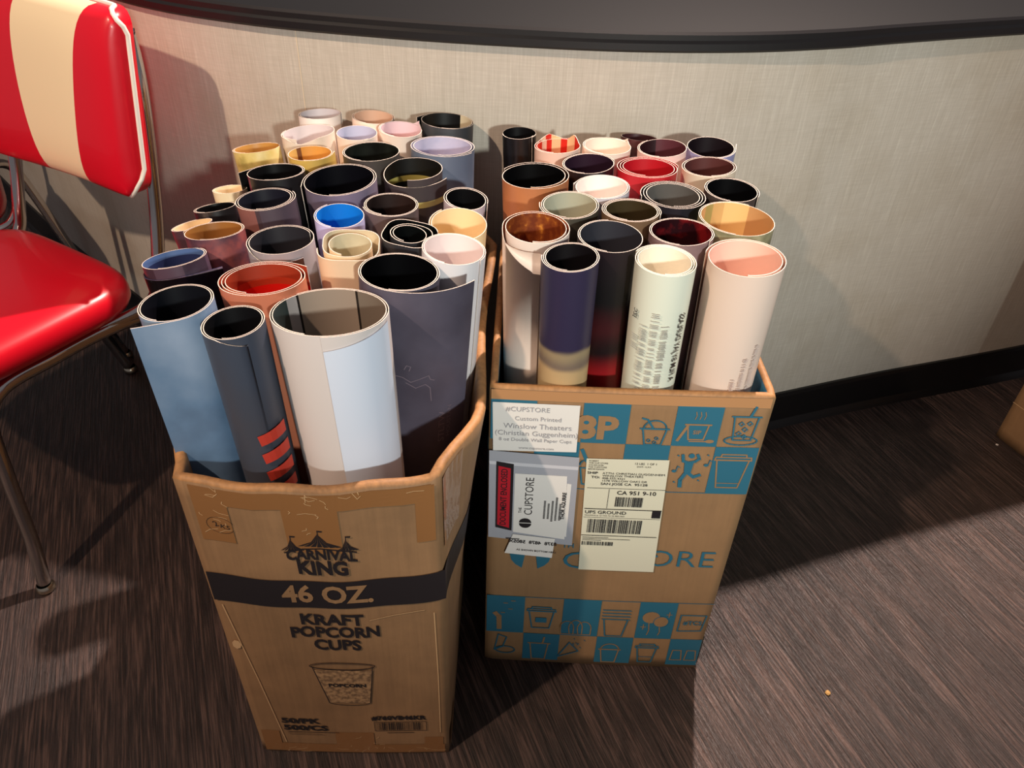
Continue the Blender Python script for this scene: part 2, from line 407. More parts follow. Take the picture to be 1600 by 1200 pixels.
def F(u, v, h=0.0): return F0(u, v, h+.0004)
# black band front + side
band = Ink(F)
n = 30
def bt(u): return .428 if u < -.35 else .428-.010*math.sin(math.pi*(u+.358)/.286)
rows = []
for i in range(n+1):
    u = -.360+(.288)*i/n; topv = .416 + .007*abs((u+.215)/.143)**2; botv = .362 + .007*abs((u+.215)/.143)**2
    rows.append([band.bm.verts.new(band.surf(u, botv, 0)), band.bm.verts.new(band.surf(u, (botv+topv)/2, 0)), band.bm.verts.new(band.surf(u, topv, 0))])
grid_faces(band.bm, rows, 0, smooth=False)
band.done('printed_band', [M_blackink], left_box, 'black band printed round the carton')
for sd in (1,):
    b2 = Ink(lside(sd)); b2.rect(0, .369, .60, .423, 0, 50, 2); b2.done('printed_band', [M_blackink], left_box)
ink = Ink(F)
ink.text('46 OZ.', -.217, .389, .046, bold=.03, sx=.82, h=.0006)
ink.done('printed_text', [M_kraft], left_box, 'kraft coloured size lettering on the black band')
ink = Ink(F)
ink.text('CARNIVAL', -.216, .4675, .0245, bold=.04, sx=.70, arch=-2.8, wob=.0006, h=.0003)
ink.text('KING', -.217, .4415, .035, bold=.045, sx=.71, wob=.0008, h=.0003)
ink_a = ink; ink = Ink(F)
ink.text('KRAFT', -.218, .336, .0305, bold=.04, sx=.88, wob=.0008)
ink.text('POPCORN', -.216, .309, .0305, bold=.04, sx=.80, wob=.0008)
ink.text('CUPS', -.216, .281, .0305, bold=.04, sx=.84, wob=.0008)
ink.done('printed_text', [M_blackink], left_box, 'black lettering about popcorn cups'); ink = ink_a
# tent roofs above the lettering
def tent(cx, base, peak, hw):
    for k in range(-3, 4):
        u0, u1 = cx+hw*(k-.42)/3.5, cx+hw*(k+.42)/3.5
        ink.poly([(cx-.0006, peak), (cx+(u0-cx)*.35, base+(peak-base)*.38), (u0, base), (u1, base+.0008), (cx+(u1-cx)*.35, base+(peak-base)*.38)])
    ink.stroke([(cx, peak-.001), (cx, peak+.006)], .0011); ink.poly([(cx, peak+.0065), (cx+.006, peak+.006), (cx+.005, peak+.0035), (cx, peak+.004)])
tent(-.216, .482, .506, .026); tent(-.248, .474, .494, .014); tent(-.185, .475, .495, .014)
ink.stroke([(-.258, .470), (-.236, .477), (-.216, .4795), (-.196, .477), (-.175, .471)], .0022)
ink.done('printed_logo', [M_blackink], left_box, 'black logo lettering under three circus tent roofs'); ink = Ink(F)
# cup drawing
ink.ell(-.215, .232, .044, .0085, .0012, n=36); ink.ell(-.215, .231, .0415, .0065, .0007, n=30)
ink.stroke([(-.2555, .228), (-.2415, .142)], .0012); ink.stroke([(-.1745, .228), (-.1835, .142)], .0012); ink.ell(-.2125, .142, .029, .0065, .0012, 180, 360)
ink.text('POPCORN', -.212, .186, .0105, bold=.04, sx=1.05, h=.0005)
ink.done('cup_outline', [M_blackink], left_box, 'black outline of the drawn popcorn cup'); ink = Ink(F)
ink.ell(-.325, .511, .0155, .0135, .0005, 20, 330); ink.text('2', -.330, .512, .012, bold=0, ang=20); ink.text('K5', -.320, .509, .010, bold=0, ang=-10)
ink.text('50/PK', -.290, .090, .0180, bold=.045, sx=1.25); ink.text('500/CS', -.284, .071, .0180, bold=.045, sx=1.22)
ink.text('#760VB46KR', -.146, .100, .0145, bold=.045, sx=.98)
ink.stroke([(-.182, .090), (-.106, .090), (-.106, .066), (-.182, .066)], .0009, close=True)
u = -.178
while u < -.112:
    w_ = random.choice((.0006, .001, .0016)); ink.rect(u, .068, u+w_, .088); u += w_+random.choice((.0008, .0012, .0018))
for v, a, b in ((.059, -.312, -.236), (.055, -.312, -.262), (.052, -.310, -.258), (.060, -.165, -.125)): ink.rect(a, v, b, v+.0011 if v > .058 else v+.0005)
for sd, cx in ((0, 0),):
    pass
ink.done('printed_text', [M_blackink], left_box, 'small black item counts, number and bar code')
sh = Ink(F)   # grey fill of the drawn cup
rows = []
for j in range(9):
    v = .141+(.222-.141)*j/8; hw = .0285+(.0405-.0285)*j/8; cx = -.2125-.0025*j/8
    rows.append([sh.bm.verts.new(sh.surf(cx-hw+2*hw*i/10, v, -.0002)) for i in range(11)])
grid_faces(sh.bm, rows, 0, smooth=False)
sh.done('printed_cup', [paper((118, 92, 68), (176, 140, 102), 'mottle', scale=160, rough=.6)], left_box, 'grey printed drawing of a popcorn cup')
wk = Ink(F)
for a, b in (((-.088, .345), (-.086, .06)), ((-.352, .36), (-.318, .03))): wk.stroke([a, ((a[0]+b[0])/2+.001, (a[1]+b[1])/2), b], .0012)
wk.stroke([(-.170, .335), (-.14, .343), (-.10, .352)], .0008)
wk.disc(-.349, .275, .006, .010, n=7)
wk.done('scuff_mark', [M_wrink], left_box, 'pale creases and a torn spot')

# right carton ----------------------------------------------------------
RH = .572
def rc(z):
    k = z/RH; return [(-.028, .760+.022*k), (.332+.008*k, .758+.027*k), (.340, 1.245), (-.028, 1.245)]
def rb(s, t, z):
    k = z/RH
    if s == 1: return -.004*k*math.sin(math.pi*t)
    if s == 0: return .002*math.sin(math.pi*t)
    return 0
right_box, rside = make_carton('cardboard_box', rc, rb, RH, [M_kraft2, M_kraft_edge, M_blue_in], fold=.010)
tag(right_box, 'tall kraft carton with blue checkered cup icons and shipping labels, full of poster rolls', 'box')
G = rside(0)
def zz(v): return (v+.018)*.983
ck = Ink(G)
cols = [-.027+.0605*k for k in range(7)]; cols[0] = -.026; cols[6] = .334
for r_, (v0, v1) in enumerate(((zz(.480), .556), (zz(.394), zz(.480)))):
    for k in range(6):
        if (k+r_) % 2 == 0: ck.rect(cols[k], v0, cols[k+1], v1, 0, 4, 3)
for r_, (v0, v1) in enumerate(((zz(.060), zz(.152)), (.008, zz(.060)))):
    for k in range(6):
        if (k+r_) % 2 == 0: ck.rect(cols[k]+(.002 if k else 0), v0, min(.3295, cols[k+1]+.001), v1, 0, 4, 3)
for v in (zz(.394), zz(.152), .558): ck.rect(-.026, v-.0006, .333, v+.0006, 0, 10, 1)
ck.done('printed_checker', [M_blue], right_box, 'blue checker squares printed top and bottom')
for sd in (1, 3):
    c2 = Ink(rside(sd))
    for r_, (v0, v1) in enumerate(((zz(.480), .556), (zz(.394), zz(.480)), (zz(.060), zz(.152)), (.008, zz(.060)))):
        for k in range(7):
            if (k+r_) % 2: c2.rect(.005+.066*k, v0, .071+.066*k, v1, 0, 2, 2)
    c2.done('printed_checker', [M_blue], right_box)
ic = Ink(G); W = .0021     # material 0 blue on kraft, 1 kraft on blue
hh = .0006
ic.text('8P', .113, zz(.505), .052, bold=.04, sx=1.05, mi=1, h=hh)
def cup(cx, v0, v1, wt, wb, mi, lid=1, w_=W):
    ic.stroke([(cx-wt, v1), (cx-wb, v0), (cx+wb, v0), (cx+wt, v1)], w_, mi, h=hh); ic.stroke([(cx-wt-.003, v1), (cx+wt+.003, v1)], w_*1.2, mi, h=hh)
    if lid: ic.stroke([(cx-wt-.003, v1), (cx-wt-.002, v1+.005), (cx+wt+.002, v1+.005), (cx+wt+.003, v1)], w_, mi, h=hh); ic.stroke([(cx-wt*.8, v1+.005), (cx-wt*.75, v1+.010), (cx+wt*.75, v1+.010), (cx+wt*.8, v1+.005)], w_, mi, h=hh)
ic.flush('printed_text', [M_blue, M_kraft2], right_box)
v0 = zz(.480)
cup(.190, v0+.001, v0+.028, .016, .011, 0, 0); ic.ell(.190, v0+.028, .015, .014, W, 0, 180, 0, h=hh); ic.stroke([(.172, v0+.045), (.179, v0+.043), (.187, v0+.030)], W*1.3, 0, h=hh)
for p in ((.184, .006), (.194, .010), (.192, .003)): ic.ell(p[0], v0+p[1]+.002, .0022, .0022, .0014, h=hh, n=8)
ic.flush('printed_icon', [M_blue, M_kraft2], right_box)
cup(.246, v0+.012, v0+.037, .014, .010, 1, 0); ic.stroke([(.222, v0+.010), (.232, v0+.034)], .004, 1, h=hh); ic.stroke([(.238, v0+.009), (.262, v0+.009)], .002, 1, h=hh); ic.disc(.265, v0+.0095, .006, .003, 1, h=hh)
for u in (.240, .246, .252): ic.stroke([(u, v0+.046), (u+.0015, v0+.052), (u, v0+.058)], .0011, 1, h=hh)
ic.text('SIP', .246, v0+.024, .009, mi=1, h=hh)
ic.flush('printed_icon', [M_blue, M_kraft2], right_box)
ic.ell(.306, v0+.012, .022, .0075, W, h=hh); cup(.307, v0+.013, v0+.052, .016, .012, 0, 0); ic.stroke([(.312, v0+.054), (.316, v0+.068)], .0035, 0, h=hh)
for p in ((.302, .040), (.313, .041), (.308, .031), (.301, .024), (.309, .019)): ic.stroke([(p[0]-.0035, v0+p[1]), (p[0], v0+p[1]+.0035), (p[0]+.0035, v0+p[1]), (p[0], v0+p[1]-.0035)], .0015, 0, close=True, h=hh)
ic.flush('printed_icon', [M_blue, M_kraft2], right_box)
r2 = zz(.394)
cup(.303, r2+.012, r2+.062, .022, .015, 1, 1)
ic.stroke([(.287, r2+.020), (.319, r2+.020)], .0012, 1, h=hh)
ic.flush('printed_icon', [M_blue, M_kraft2], right_box)
# dancing figure and notes
ic.disc(.246, r2+.068, .0042, .0042, 0, h=hh); ic.stroke([(.234, r2+.069), (.236, r2+.058), (.244, r2+.056), (.252, r2+.058), (.257, r2+.063), (.254, r2+.070)], .0042, 0, h=hh)
ic.poly([(.238, r2+.058), (.251, r2+.058), (.249, r2+.036), (.240, r2+.036)], 0, h=hh); ic.stroke([(.242, r2+.036), (.237, r2+.024), (.238, r2+.012)], .0055, 0, h=hh); ic.stroke([(.247, r2+.036), (.254, r2+.030), (.262, r2+.034)], .005, 0, h=hh)
for p in ((.226, .040), (.268, .052)): ic.disc(p[0], r2+p[1], .0032, .0026, 0, h=hh); ic.stroke([(p[0]+.0026, r2+p[1]), (p[0]+.004, r2+p[1]+.009), (p[0]+.007, r2+p[1]+.007)], .0014, 0, h=hh)
for p in ((.228, .068), (.268, .070), (.229, .020), (.262, .024)): ic.disc(p[0], r2+p[1], .0017, .0014, 0, h=hh, n=6)
ic.flush('printed_icon', [M_blue, M_kraft2], right_box)
# ice cream bucket left of shipping label
ic.stroke([(.098, r2+.040), (.102, r2+.010), (.118, r2+.010), (.121, r2+.040)], W, 0, h=hh, close=True); ic.ell(.108, r2+.045, .011, .010, W, 0, 180, 0, h=hh); ic.stroke([(.098, r2+.072), (.106, r2+.052)], .005, 0, h=hh)
ic.flush('printed_icon', [M_blue, M_kraft2], right_box)
# word mark
ic.text('C', .107, zz(.243), .052, bold=-.008, sx=1.25, h=hh); ic.text('ORE', .262, zz(.254), .050, bold=-.008, sx=1.12, h=hh); ic.text('TH', .093, zz(.276), .014, bold=.0, h=hh)
ic.text('UPST', .170, zz(.243), .052, bold=-.008, sx=1.0, h=hh)
ic.flush('printed_text', [M_blue, M_kraft2], right_box)
# round cup emblem
for sgn in (-1, 1):
    pts = [(.038+sgn*.006, zz(.27)), (.038+sgn*.012, zz(.222))]+[(.038+sgn*.031*math.cos(a), zz(.252)+.031*math.sin(a)) for a in [math.radians(d) for d in (-62, -45, -25, 0, 25, 45, 65, 80)]]
    ic.poly(pts, 0, h=hh)
ic.flush('printed_emblem', [M_blue, M_kraft2], right_box)
# bottom icons
b1, b0 = zz(.060), .008
cup(.062, b1+.016, b1+.058, .020, .014, 0, 1); ic.rect(.053, b1+.030, .071, b1+.042, 0, h=hh)
ic.flush('printed_icon', [M_blue, M_kraft2], right_box)
for k in range(4): ic.stroke([(.160, b1+.046+.0075*k), (.204, b1+.046+.0075*k)], W, 0, h=hh)
ic.stroke([(.163, b1+.044), (.168, b1+.004), (.195, b1+.004), (.201, b1+.044)], W, 0, h=hh)
ic.flush('printed_icon', [M_blue, M_kraft2], right_box)
ic.disc(.238, b1+.054, .014, .014, 1, h=hh); ic.disc(.255, b1+.044, .012, .013, 1, h=hh); ic.ell(.255, b1+.044, .012, .013, .0012, h=.0008); ic.stroke([(.236, b1+.040), (.238, b1+.022), (.236, b1+.010)], .0016, 1, h=hh); ic.stroke([(.254, b1+.031), (.256, b1+.018), (.254, b1+.010)], .0016, 1, h=hh)
for p in ((.266, .062), (.228, .030)): ic.stroke([(p[0]-.004, b1+p[1]), (p[0]+.004, b1+p[1])], .0016, 1, h=hh); ic.stroke([(p[0], b1+p[1]-.006), (p[0], b1+p[1]+.006)], .0016, 1, h=hh)
ic.flush('printed_icon', [M_blue, M_kraft2], right_box)
ic.stroke([(.284, b1+.022), (.322, b1+.024), (.326, b1+.062), (.285, b1+.062)], W, 0, close=True, h=hh); ic.text('#TCS', .306, b1+.043, .0135, bold=.02, sx=.95, h=.0009)
ic.flush('printed_icon', [M_blue, M_kraft2], right_box)
for k, (u, hgt) in enumerate(((.108, .030), (.122, .036), (.136, .030))):
    ic.ell(u-.003, b1+.020, .011, hgt*.55, W*.8, 0, 180, 1, h=hh); ic.stroke([(u-.014, b1+.020), (u-.012, b1+.004), (u+.008, b1+.004), (u+.008, b1+.020)], W*.8, 1, h=hh)
ic.flush('printed_icon', [M_blue, M_kraft2], right_box)
for p in ((.004, .074), (.012, .060), (.000, .050), (.016, .080)): ic.stroke([(p[0]-.003, b1+p[1]), (p[0]+.003, b1+p[1])], .0015, 1, h=hh)
ic.stroke([(-.005, b1+.010), (-.006, b1+.040), (-.012, b1+.048)], .008, 1, h=hh)
ic.flush('printed_icon', [M_blue, M_kraft2], right_box)
ic.stroke([(-.012, b0+.020), (-.006, b0+.062), (.008, b0+.055), (.002, b0+.030)], W, 0, close=True, h=hh); ic.ell(.006, b0+.022, .016, .009, W, h=hh)
ic.flush('printed_icon', [M_blue, M_kraft2], right_box)
cup(.062, b0+.002, b0+.044, .015, .011, 1, 0); ic.stroke([(.068, b0+.046), (.070, b0+.060)], .003, 1, h=hh)
ic.flush('printed_icon', [M_blue, M_kraft2], right_box)
ic.stroke([(.094, b0+.010), (.112, b0+.050), (.128, b0+.028)], W, 0, close=True, h=hh)
for k in range(9): ic.disc(.115+random.uniform(0, .022), b0+.045+random.uniform(-.008, .016), .0013, .0013, 0, h=hh, n=6)
ic.flush('printed_icon', [M_blue, M_kraft2], right_box)
cup(.180, b0+.002, b0+.036, .015, .011, 1, 0); ic.ell(.180, b0+.036, .015, .015, W, 0, 180, 1, h=hh)
ic.flush('printed_icon', [M_blue, M_kraft2], right_box)
cup(.241, b0+.006, b0+.044, .016, .011, 0, 1); ic.stroke([(.229, b0+.020), (.253, b0+.020)], .0012, 0, h=hh)
ic.flush('printed_icon', [M_blue, M_kraft2], right_box)
for u in (.292, .316): ic.stroke([(u-.009, b0+.014), (u-.007, b0+.040), (u+.007, b0+.040), (u+.010, b0+.014)], .0018, 1, close=True, h=hh)
ic.done('printed_icon', [M_blue, M_kraft2], right_box)
# labels
lb_ = Ink(G); lb_.quad([(-.022, zz(.460)), (.090, zz(.463)), (.089, .552), (-.024, .552)], 0, h=.0012); o = lb_.done('address_label', [M_white_label], right_box, 'white address label taped near the top')
tx = Ink(G); hh2 = .0019
for s_, cx, cy, sz in (('#CUPSTORE', .022, .542, .0105), ('Custom Printed', .036, .527, .0095), ('Winslow Theaters', .036, .514, .0120), ('(Christian Guggenheim)', .035, .502, .0115), ('8 oz Double Wall Paper Cups', .034, .491, .0080), ('www.cupstore.com', .036, .477, .006)):
    tx.text(s_, cx, cy, sz, bold=0, h=hh2)
tx.done('printed_text', [M_greyink], o)
pk = Ink(G); pk.quad([(-.026, zz(.290)), (.098, zz(.280)), (.095, zz(.455)), (-.027, zz(.461))], 0, h=.0026); pk.quad([(-.026, zz(.436)), (.095, zz(.432)), (.095, zz(.438)), (-.027, zz(.442))], 1, h=.0028)
o = pk.done('document_pouch', [simple('clear_plastic_pouch', (170, 172, 182), .18, coat=.6), simple('pouch_seal', (206, 206, 214), .25)], right_box, 'clear plastic packing list pouch')
pr = Ink(G); pr.quad([(-.016, zz(.312)), (.008, zz(.306)), (.007, zz(.438)), (-.017, zz(.442))], 1, h=.0031); pr.quad([(-.0135, zz(.318)), (.004, zz(.312)), (.003, zz(.430)), (-.014, zz(.434))], 0, h=.0034); pr.text('DOCUMENT ENCLOSED', -.005, zz(.3735), .0125, 90, .01, mi=1, h=.0038, sx=.80); pr.done('printed_strip', [M_redink, M_blackink], o, 'red strip with black lettering')
sl = Ink(G); sl.quad([(.010, zz(.304)), (.086, zz(.293)), (.081, zz(.420)), (.009, zz(.421))], 0, h=.0032); sl.quad([(.083, zz(.300)), (.088, zz(.298)), (.088, zz(.405)), (.082, zz(.406))], 0, h=.0030); o2 = sl.done('packing_slip', [M_white_label], o, 'white packing slip inside the pouch')
tx = Ink(G); tx.text('CUPSTORE', .031, zz(.378), .0165, 90, -.005, h=.0038, sx=.9); tx.text('THE', .019, zz(.350), .006, 90, 0, h=.0038)
for sgn in (-1, 1):
    tx.poly([(.027+.009*math.cos(a), zz(.324)+sgn*.009*abs(math.sin(a))+sgn*.0008) for a in [math.radians(d) for d in range(0, 181, 20)]], 0, h=.0038)
for k, (a, b) in enumerate(((.335, .372), (.335, .366), (.330, .370), (.332, .378), (.333, .365))):
    u = .052+.0055*k; v = zz(a)
    while v < zz(b): tx.rect(u, v, u+.0028, v+.0016, h=.0038); v += .0026
tx.text('THOR AGUIRRE', .080, zz(.362), .0075, 90, .03, h=.0038)
tx.done('printed_text', [M_greyink if False else M_blackink], o2, kind=None)
bl_ = Ink(G); bl_.quad([(-.001, zz(.258)), (.070, zz(.252)), (.072, zz(.294)), (.010, zz(.300))], 0, h=.0040); o3 = bl_.done('small_label', [M_white_label], right_box, 'small white label below the pouch')
tx = Ink(G); tx.text('8378  4878  5805X', .040, zz(.284), .0090, -3, .03, h=.0046, mirror=True); tx.text('AS SHOWN BOTTOM HERE', .046, zz(.266), .0048, -3, .02, h=.0046); tx.rect(.0, zz(.290), .02, zz(.2915), h=.0046); tx.done('printed_text', [M_blackink], o3)
sp = Ink(G); sp.quad([(.112, zz(.226)), (.226, zz(.226)), (.217, zz(.455)), (.105, zz(.453))], 0, h=.0014); o4 = sp.done('shipping_label', [M_cream_label], right_box, 'large cream shipping label with barcodes')
tx = Ink(G); h3 = .0021
def hl(v, a=.110, b=.220, w_=.0007): tx.rect(a, zz(v)-w_/2, b, zz(v)+w_/2, h=h3)
for k, s_ in enumerate(('ROBERT', 'THE CUP STORE', '310-555-0100', 'THE CUPSTORE', 'BIRMINGHAM')): tx.text(s_, .1085, zz(.4495-.0038*k), .0036, 0, 0, align='LEFT', h=h3)
tx.text('12 LBS  1 OF 1', .186, zz(.447), .0050, 0, 0, h=h3); tx.text('DWT: 12,9,9', .184, zz(.4415), .0036, 0, 0, h=h3)
tx.text('SHIP', .108, zz(.4275), .0058, 0, .02, align='LEFT', sx=1.3, h=h3); tx.text('TO:', .114, zz(.4195), .0056, 0, .02, align='LEFT', sx=1.3, h=h3)
for k, s_ in enumerate(('ATTN: CHRISTIAN GUGGENHEIM', 'WINSLOW THEATERS', '408-555-4321', '1578 WILLOW OAKS DR')): tx.text(s_, .129, zz(.4275-.0047*k), .0050, 0, 0, align='LEFT', sx=1.15, h=h3)
tx.text('SAN JOSE CA  95128', .128, zz(.4075), .0060, 0, .01, align='LEFT', sx=1.22, h=h3)
hl(.399); tx.rect(.141, zz(.360), .1416, zz(.398), h=h3); tx.text('CA 951 9-10', .180, zz(.391), .0100, 0, .015, sx=1.05, h=h3)
def bars(a, b, v0, v1):
    u = a
    while u < b:
        w_ = random.choice((.0006, .0009, .0016)); tx.rect(u, v0, u+w_, v1, h=h3); u += w_+random.choice((.0006, .0010, .0015))
bars(.152, .190, zz(.364), zz(.383)); hl(.358, w_=.0014); tx.text('UPS GROUND', .111, zz(.351), .0085, 0, .01, align='LEFT', sx=1.1, h=h3); tx.rect(.207, zz(.343), .2195, zz(.357), h=h3)
tx.text('TRACKING #: 1Z 1W5 731 03 9003 0663', .111, zz(.3445), .0033, 0, 0, align='LEFT', h=h3)
hl(.3405, w_=.0005); bars(.117, .195, zz(.309), zz(.337)); hl(.303, w_=.0012)
for k, b in enumerate((.150, .182, .140)): tx.rect(.112, zz(.2985-.003*k), b, zz(.2993-.003*k), h=h3)
bars(.112, .158, zz(.282), zz(.290))
tx.done('printed_text', [M_blackink], o4)
tp_ = Ink(G); tp_.rect(-.026, .556, .334, .5715, 0, 10, 2, h=.0001)
tp_.done('packing_tape', [simple('clear_tape', (186, 138, 96), .25, coat=.5)], right_box, 'shiny tape along the top edge')

# far right carton, mostly out of frame
def oc(z): return [(0, 0), (.30, 0), (.30, .38), (0, .38)]
other, oside = make_carton('cardboard_box', oc, lambda s, t, z: 0, .60, [M_kraft2, M_kraft_edge, M_kraft_in])
# its far corner (0,.38) should stand at (1.132,1.395); rotate so the left face runs to the right front
ang = math.radians(24); other.rotation_euler = (0, 0, ang)
c0 = Vector((0-.15, .38-.19)); cr = Vector((c0.x*math.cos(ang)-c0.y*math.sin(ang), c0.x*math.sin(ang)+c0.y*math.cos(ang)))
other.location = (1.132-cr.x, 1.395-cr.y, 0)
tag(other, 'plain brown carton cut off by the right edge of the picture', 'box')
sm_ = Ink(oside(3)); sm_.rect(0, .10, .38, .1015, 0, 4, 1); sm_.done('crease_line', [M_wrink], other)

# ------------------------------------------------------------------ poster rolls
EDGE = paper((214, 200, 188), rough=.6)
T_ = .0009
def roll(key, name, top, bot, R, inner, outer, label, edge=EDGE, turns=1.7, pitch=.0022, phi=-60, d=1, flap=0.0, frad=None, taper=.80, tel=.0, wob=.0015, square=0.0, sq0=45, bumps=(), lower=0.0, keep=False, oval=(1, 1), group='rolled posters in the left carton'):
    """one sheet rolled up: a spiral from the outer end (angle phi, degrees) inwards"""
    A, B = Vector(top), Vector((bot[0], bot[1], .012)); n = (A-B).normalized(); Ln = (A-B).length
    e1 = (Vector((1, 0, 0)) - n*n.x).normalized(); e2 = n.cross(e1)
    prof = []   # (x, y, angle, layer)
    th0 = math.radians(phi); seg = 64
    if not keep:    # let the inner end fall on the near side of the roll
        want = (-100-phi)*d/360.0; base = round(turns-want); turns = max(1.05, want+base)
    N = int(turns*seg)
    def rad(i): return R - pitch*i/seg
    for i in range(N+1):
        th = th0 + d*2*math.pi*i/seg; r = rad(i)
        if square:
            lay = 1-sm((i/seg-.75)/.6); c4 = math.cos(4*(th-math.radians(sq0))); r *= 1+square*lay*(c4*.5+.15) - .20*(1-lay)
        prof.append((r*math.cos(th)*oval[0], r*math.sin(th)*oval[1], th, i/seg))
    if flap > 0:
        # tangent direction away from the roll
        tx_, ty_ = (prof[0][0]-prof[1][0]), (prof[0][1]-prof[1][1]); h = math.atan2(ty_, tx_); m_ = max(4, int(flap/.006)); x, y, th = prof[0][:3]; fl = []
        for i in range(m_):
            step = flap/m_
            if frad: h += -d*step/frad
            x += math.cos(h)*step; y += math.sin(h)*step; fl.append((x, y, th0 - d*(i+1)*step/R, -(i+1)/m_))
        prof = fl[::-1]+prof
    P = [Vector(p[:2]) for p in prof]; m_ = len(P)
    nor = []
    for i in range(m_):
        t = (P[min(i+1, m_-1)]-P[max(i-1, 0)]).normalized(); q = Vector((t.y, -t.x))
        nor.append(q*(1 if d > 0 else -1))
    # scale down to the foot of the roll
    levels = [0, .015, .25, .5, .75, 1.0]
    bm = bmesh.new(); uvl = bm.loops.layers.uv.new('UVMap'); vinfo = {}
    ph = random.uniform(0, 6.28)
    def P3(i, off, lv):
        f = lv; sc = 1-(1-taper)*f; p = (P[i]+nor[i]*off)*1.0; hgt = Ln*(1-f)
        th, lay = prof[i][2], prof[i][3]
        if lv < .01:
            hgt += wob*math.sin(th*1.0+ph)+ tel*lay
            if lower:
                am, l0, l1 = lower
                if lay < l1: hgt -= am*(1 if lay <= l0 else (l1-lay)/(l1-l0))
            for (ba, bw, bh) in bumps:
                dd = abs((th-math.radians(ba)+math.pi) % (2*math.pi)-math.pi)
                if dd < math.radians(bw) and lay < 1.0: hgt += bh*(1-dd/math.radians(bw))
        v = B + n*hgt + (e1*p.x+e2*p.y)*sc
        bv = bm.verts.new(v); vinfo[bv] = (th/(2*math.pi), (Ln-hgt)/.75); return bv
    out = [[P3(i, T_/2, lv) for i in range(m_)] for lv in levels]; inn = [[P3(i, -T_/2, lv) for i in range(m_)] for lv in levels]
    grid_faces(bm, out, 1); grid_faces(bm, inn, 0, flip=True)
    te = [[P3(i, T_/2, 0) for i in range(m_)], [P3(i, -T_/2, 0) for i in range(m_)]]; grid_faces(bm, te, 2, smooth=False)
    be = [[P3(i, -T_/2, 1) for i in range(m_)], [P3(i, T_/2, 1) for i in range(m_)]]; grid_faces(bm, be, 2, smooth=False)
    for i in (0, m_-1): grid_faces(bm, [[P3(i, T_/2, lv) for lv in levels], [P3(i, -T_/2, lv) for lv in levels]], 2, smooth=False)
    for f in bm.faces:
        for l in f.loops: l[uvl].uv = vinfo[l.vert]
    # orient outward normals
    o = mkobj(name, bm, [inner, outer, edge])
    # move the origin to the foot of the roll
    o.data.transform(Matrix.Translation(-B)); o.location = B
    tag(o, label, 'poster roll', group)
    def surf(s, hgt, h=0.0):    # s: metres around from angle -90 (to the right positive), hgt: metres below the rim
        f = hgt/Ln; sc = 1-(1-taper)*f; th = -math.pi/2+s/R; q_ = R+.0012+h; p = Vector((math.cos(th)*(q_-R+R*oval[0]), math.sin(th)*(q_-R+R*oval[1])))
        return n*(Ln-hgt)+(e1*p.x+e2*p.y)*sc
    cum = [0.0]
    for a_, b_ in zip(P, P[1:]): cum.append(cum[-1]+(b_-a_).length)
    def sheet(s, hgt, h=0.0):   # s: metres along the sheet from its outer end
        k = 0
        while k < m_-2 and cum[k+1] < s: k += 1
        t_ = (s-cum[k])/(cum[k+1]-cum[k]); p = P[k]*(1-t_)+P[k+1]*t_+nor[k]*(T_/2+.0006+h); sc = 1-(1-taper)*hgt/Ln
        return n*(Ln-hgt)+(e1*p.x+e2*p.y)*sc
    SHEET[key] = sheet
    return o, surf
SHEET = {}
BK = (12, 11, 13)
K = paper(BK, rough=.32); WHT = paper((236, 228, 222), rough=.5); PINKW = paper((236, 214, 200), rough=.5); CRM = paper((236, 212, 172), rough=.5)
DG = paper((52, 50, 54), rough=.35); LIL = paper((170, 166, 186), rough=.35)
gL, gR = 'rolled posters in the left carton', 'rolled posters in the right carton'
D = {}
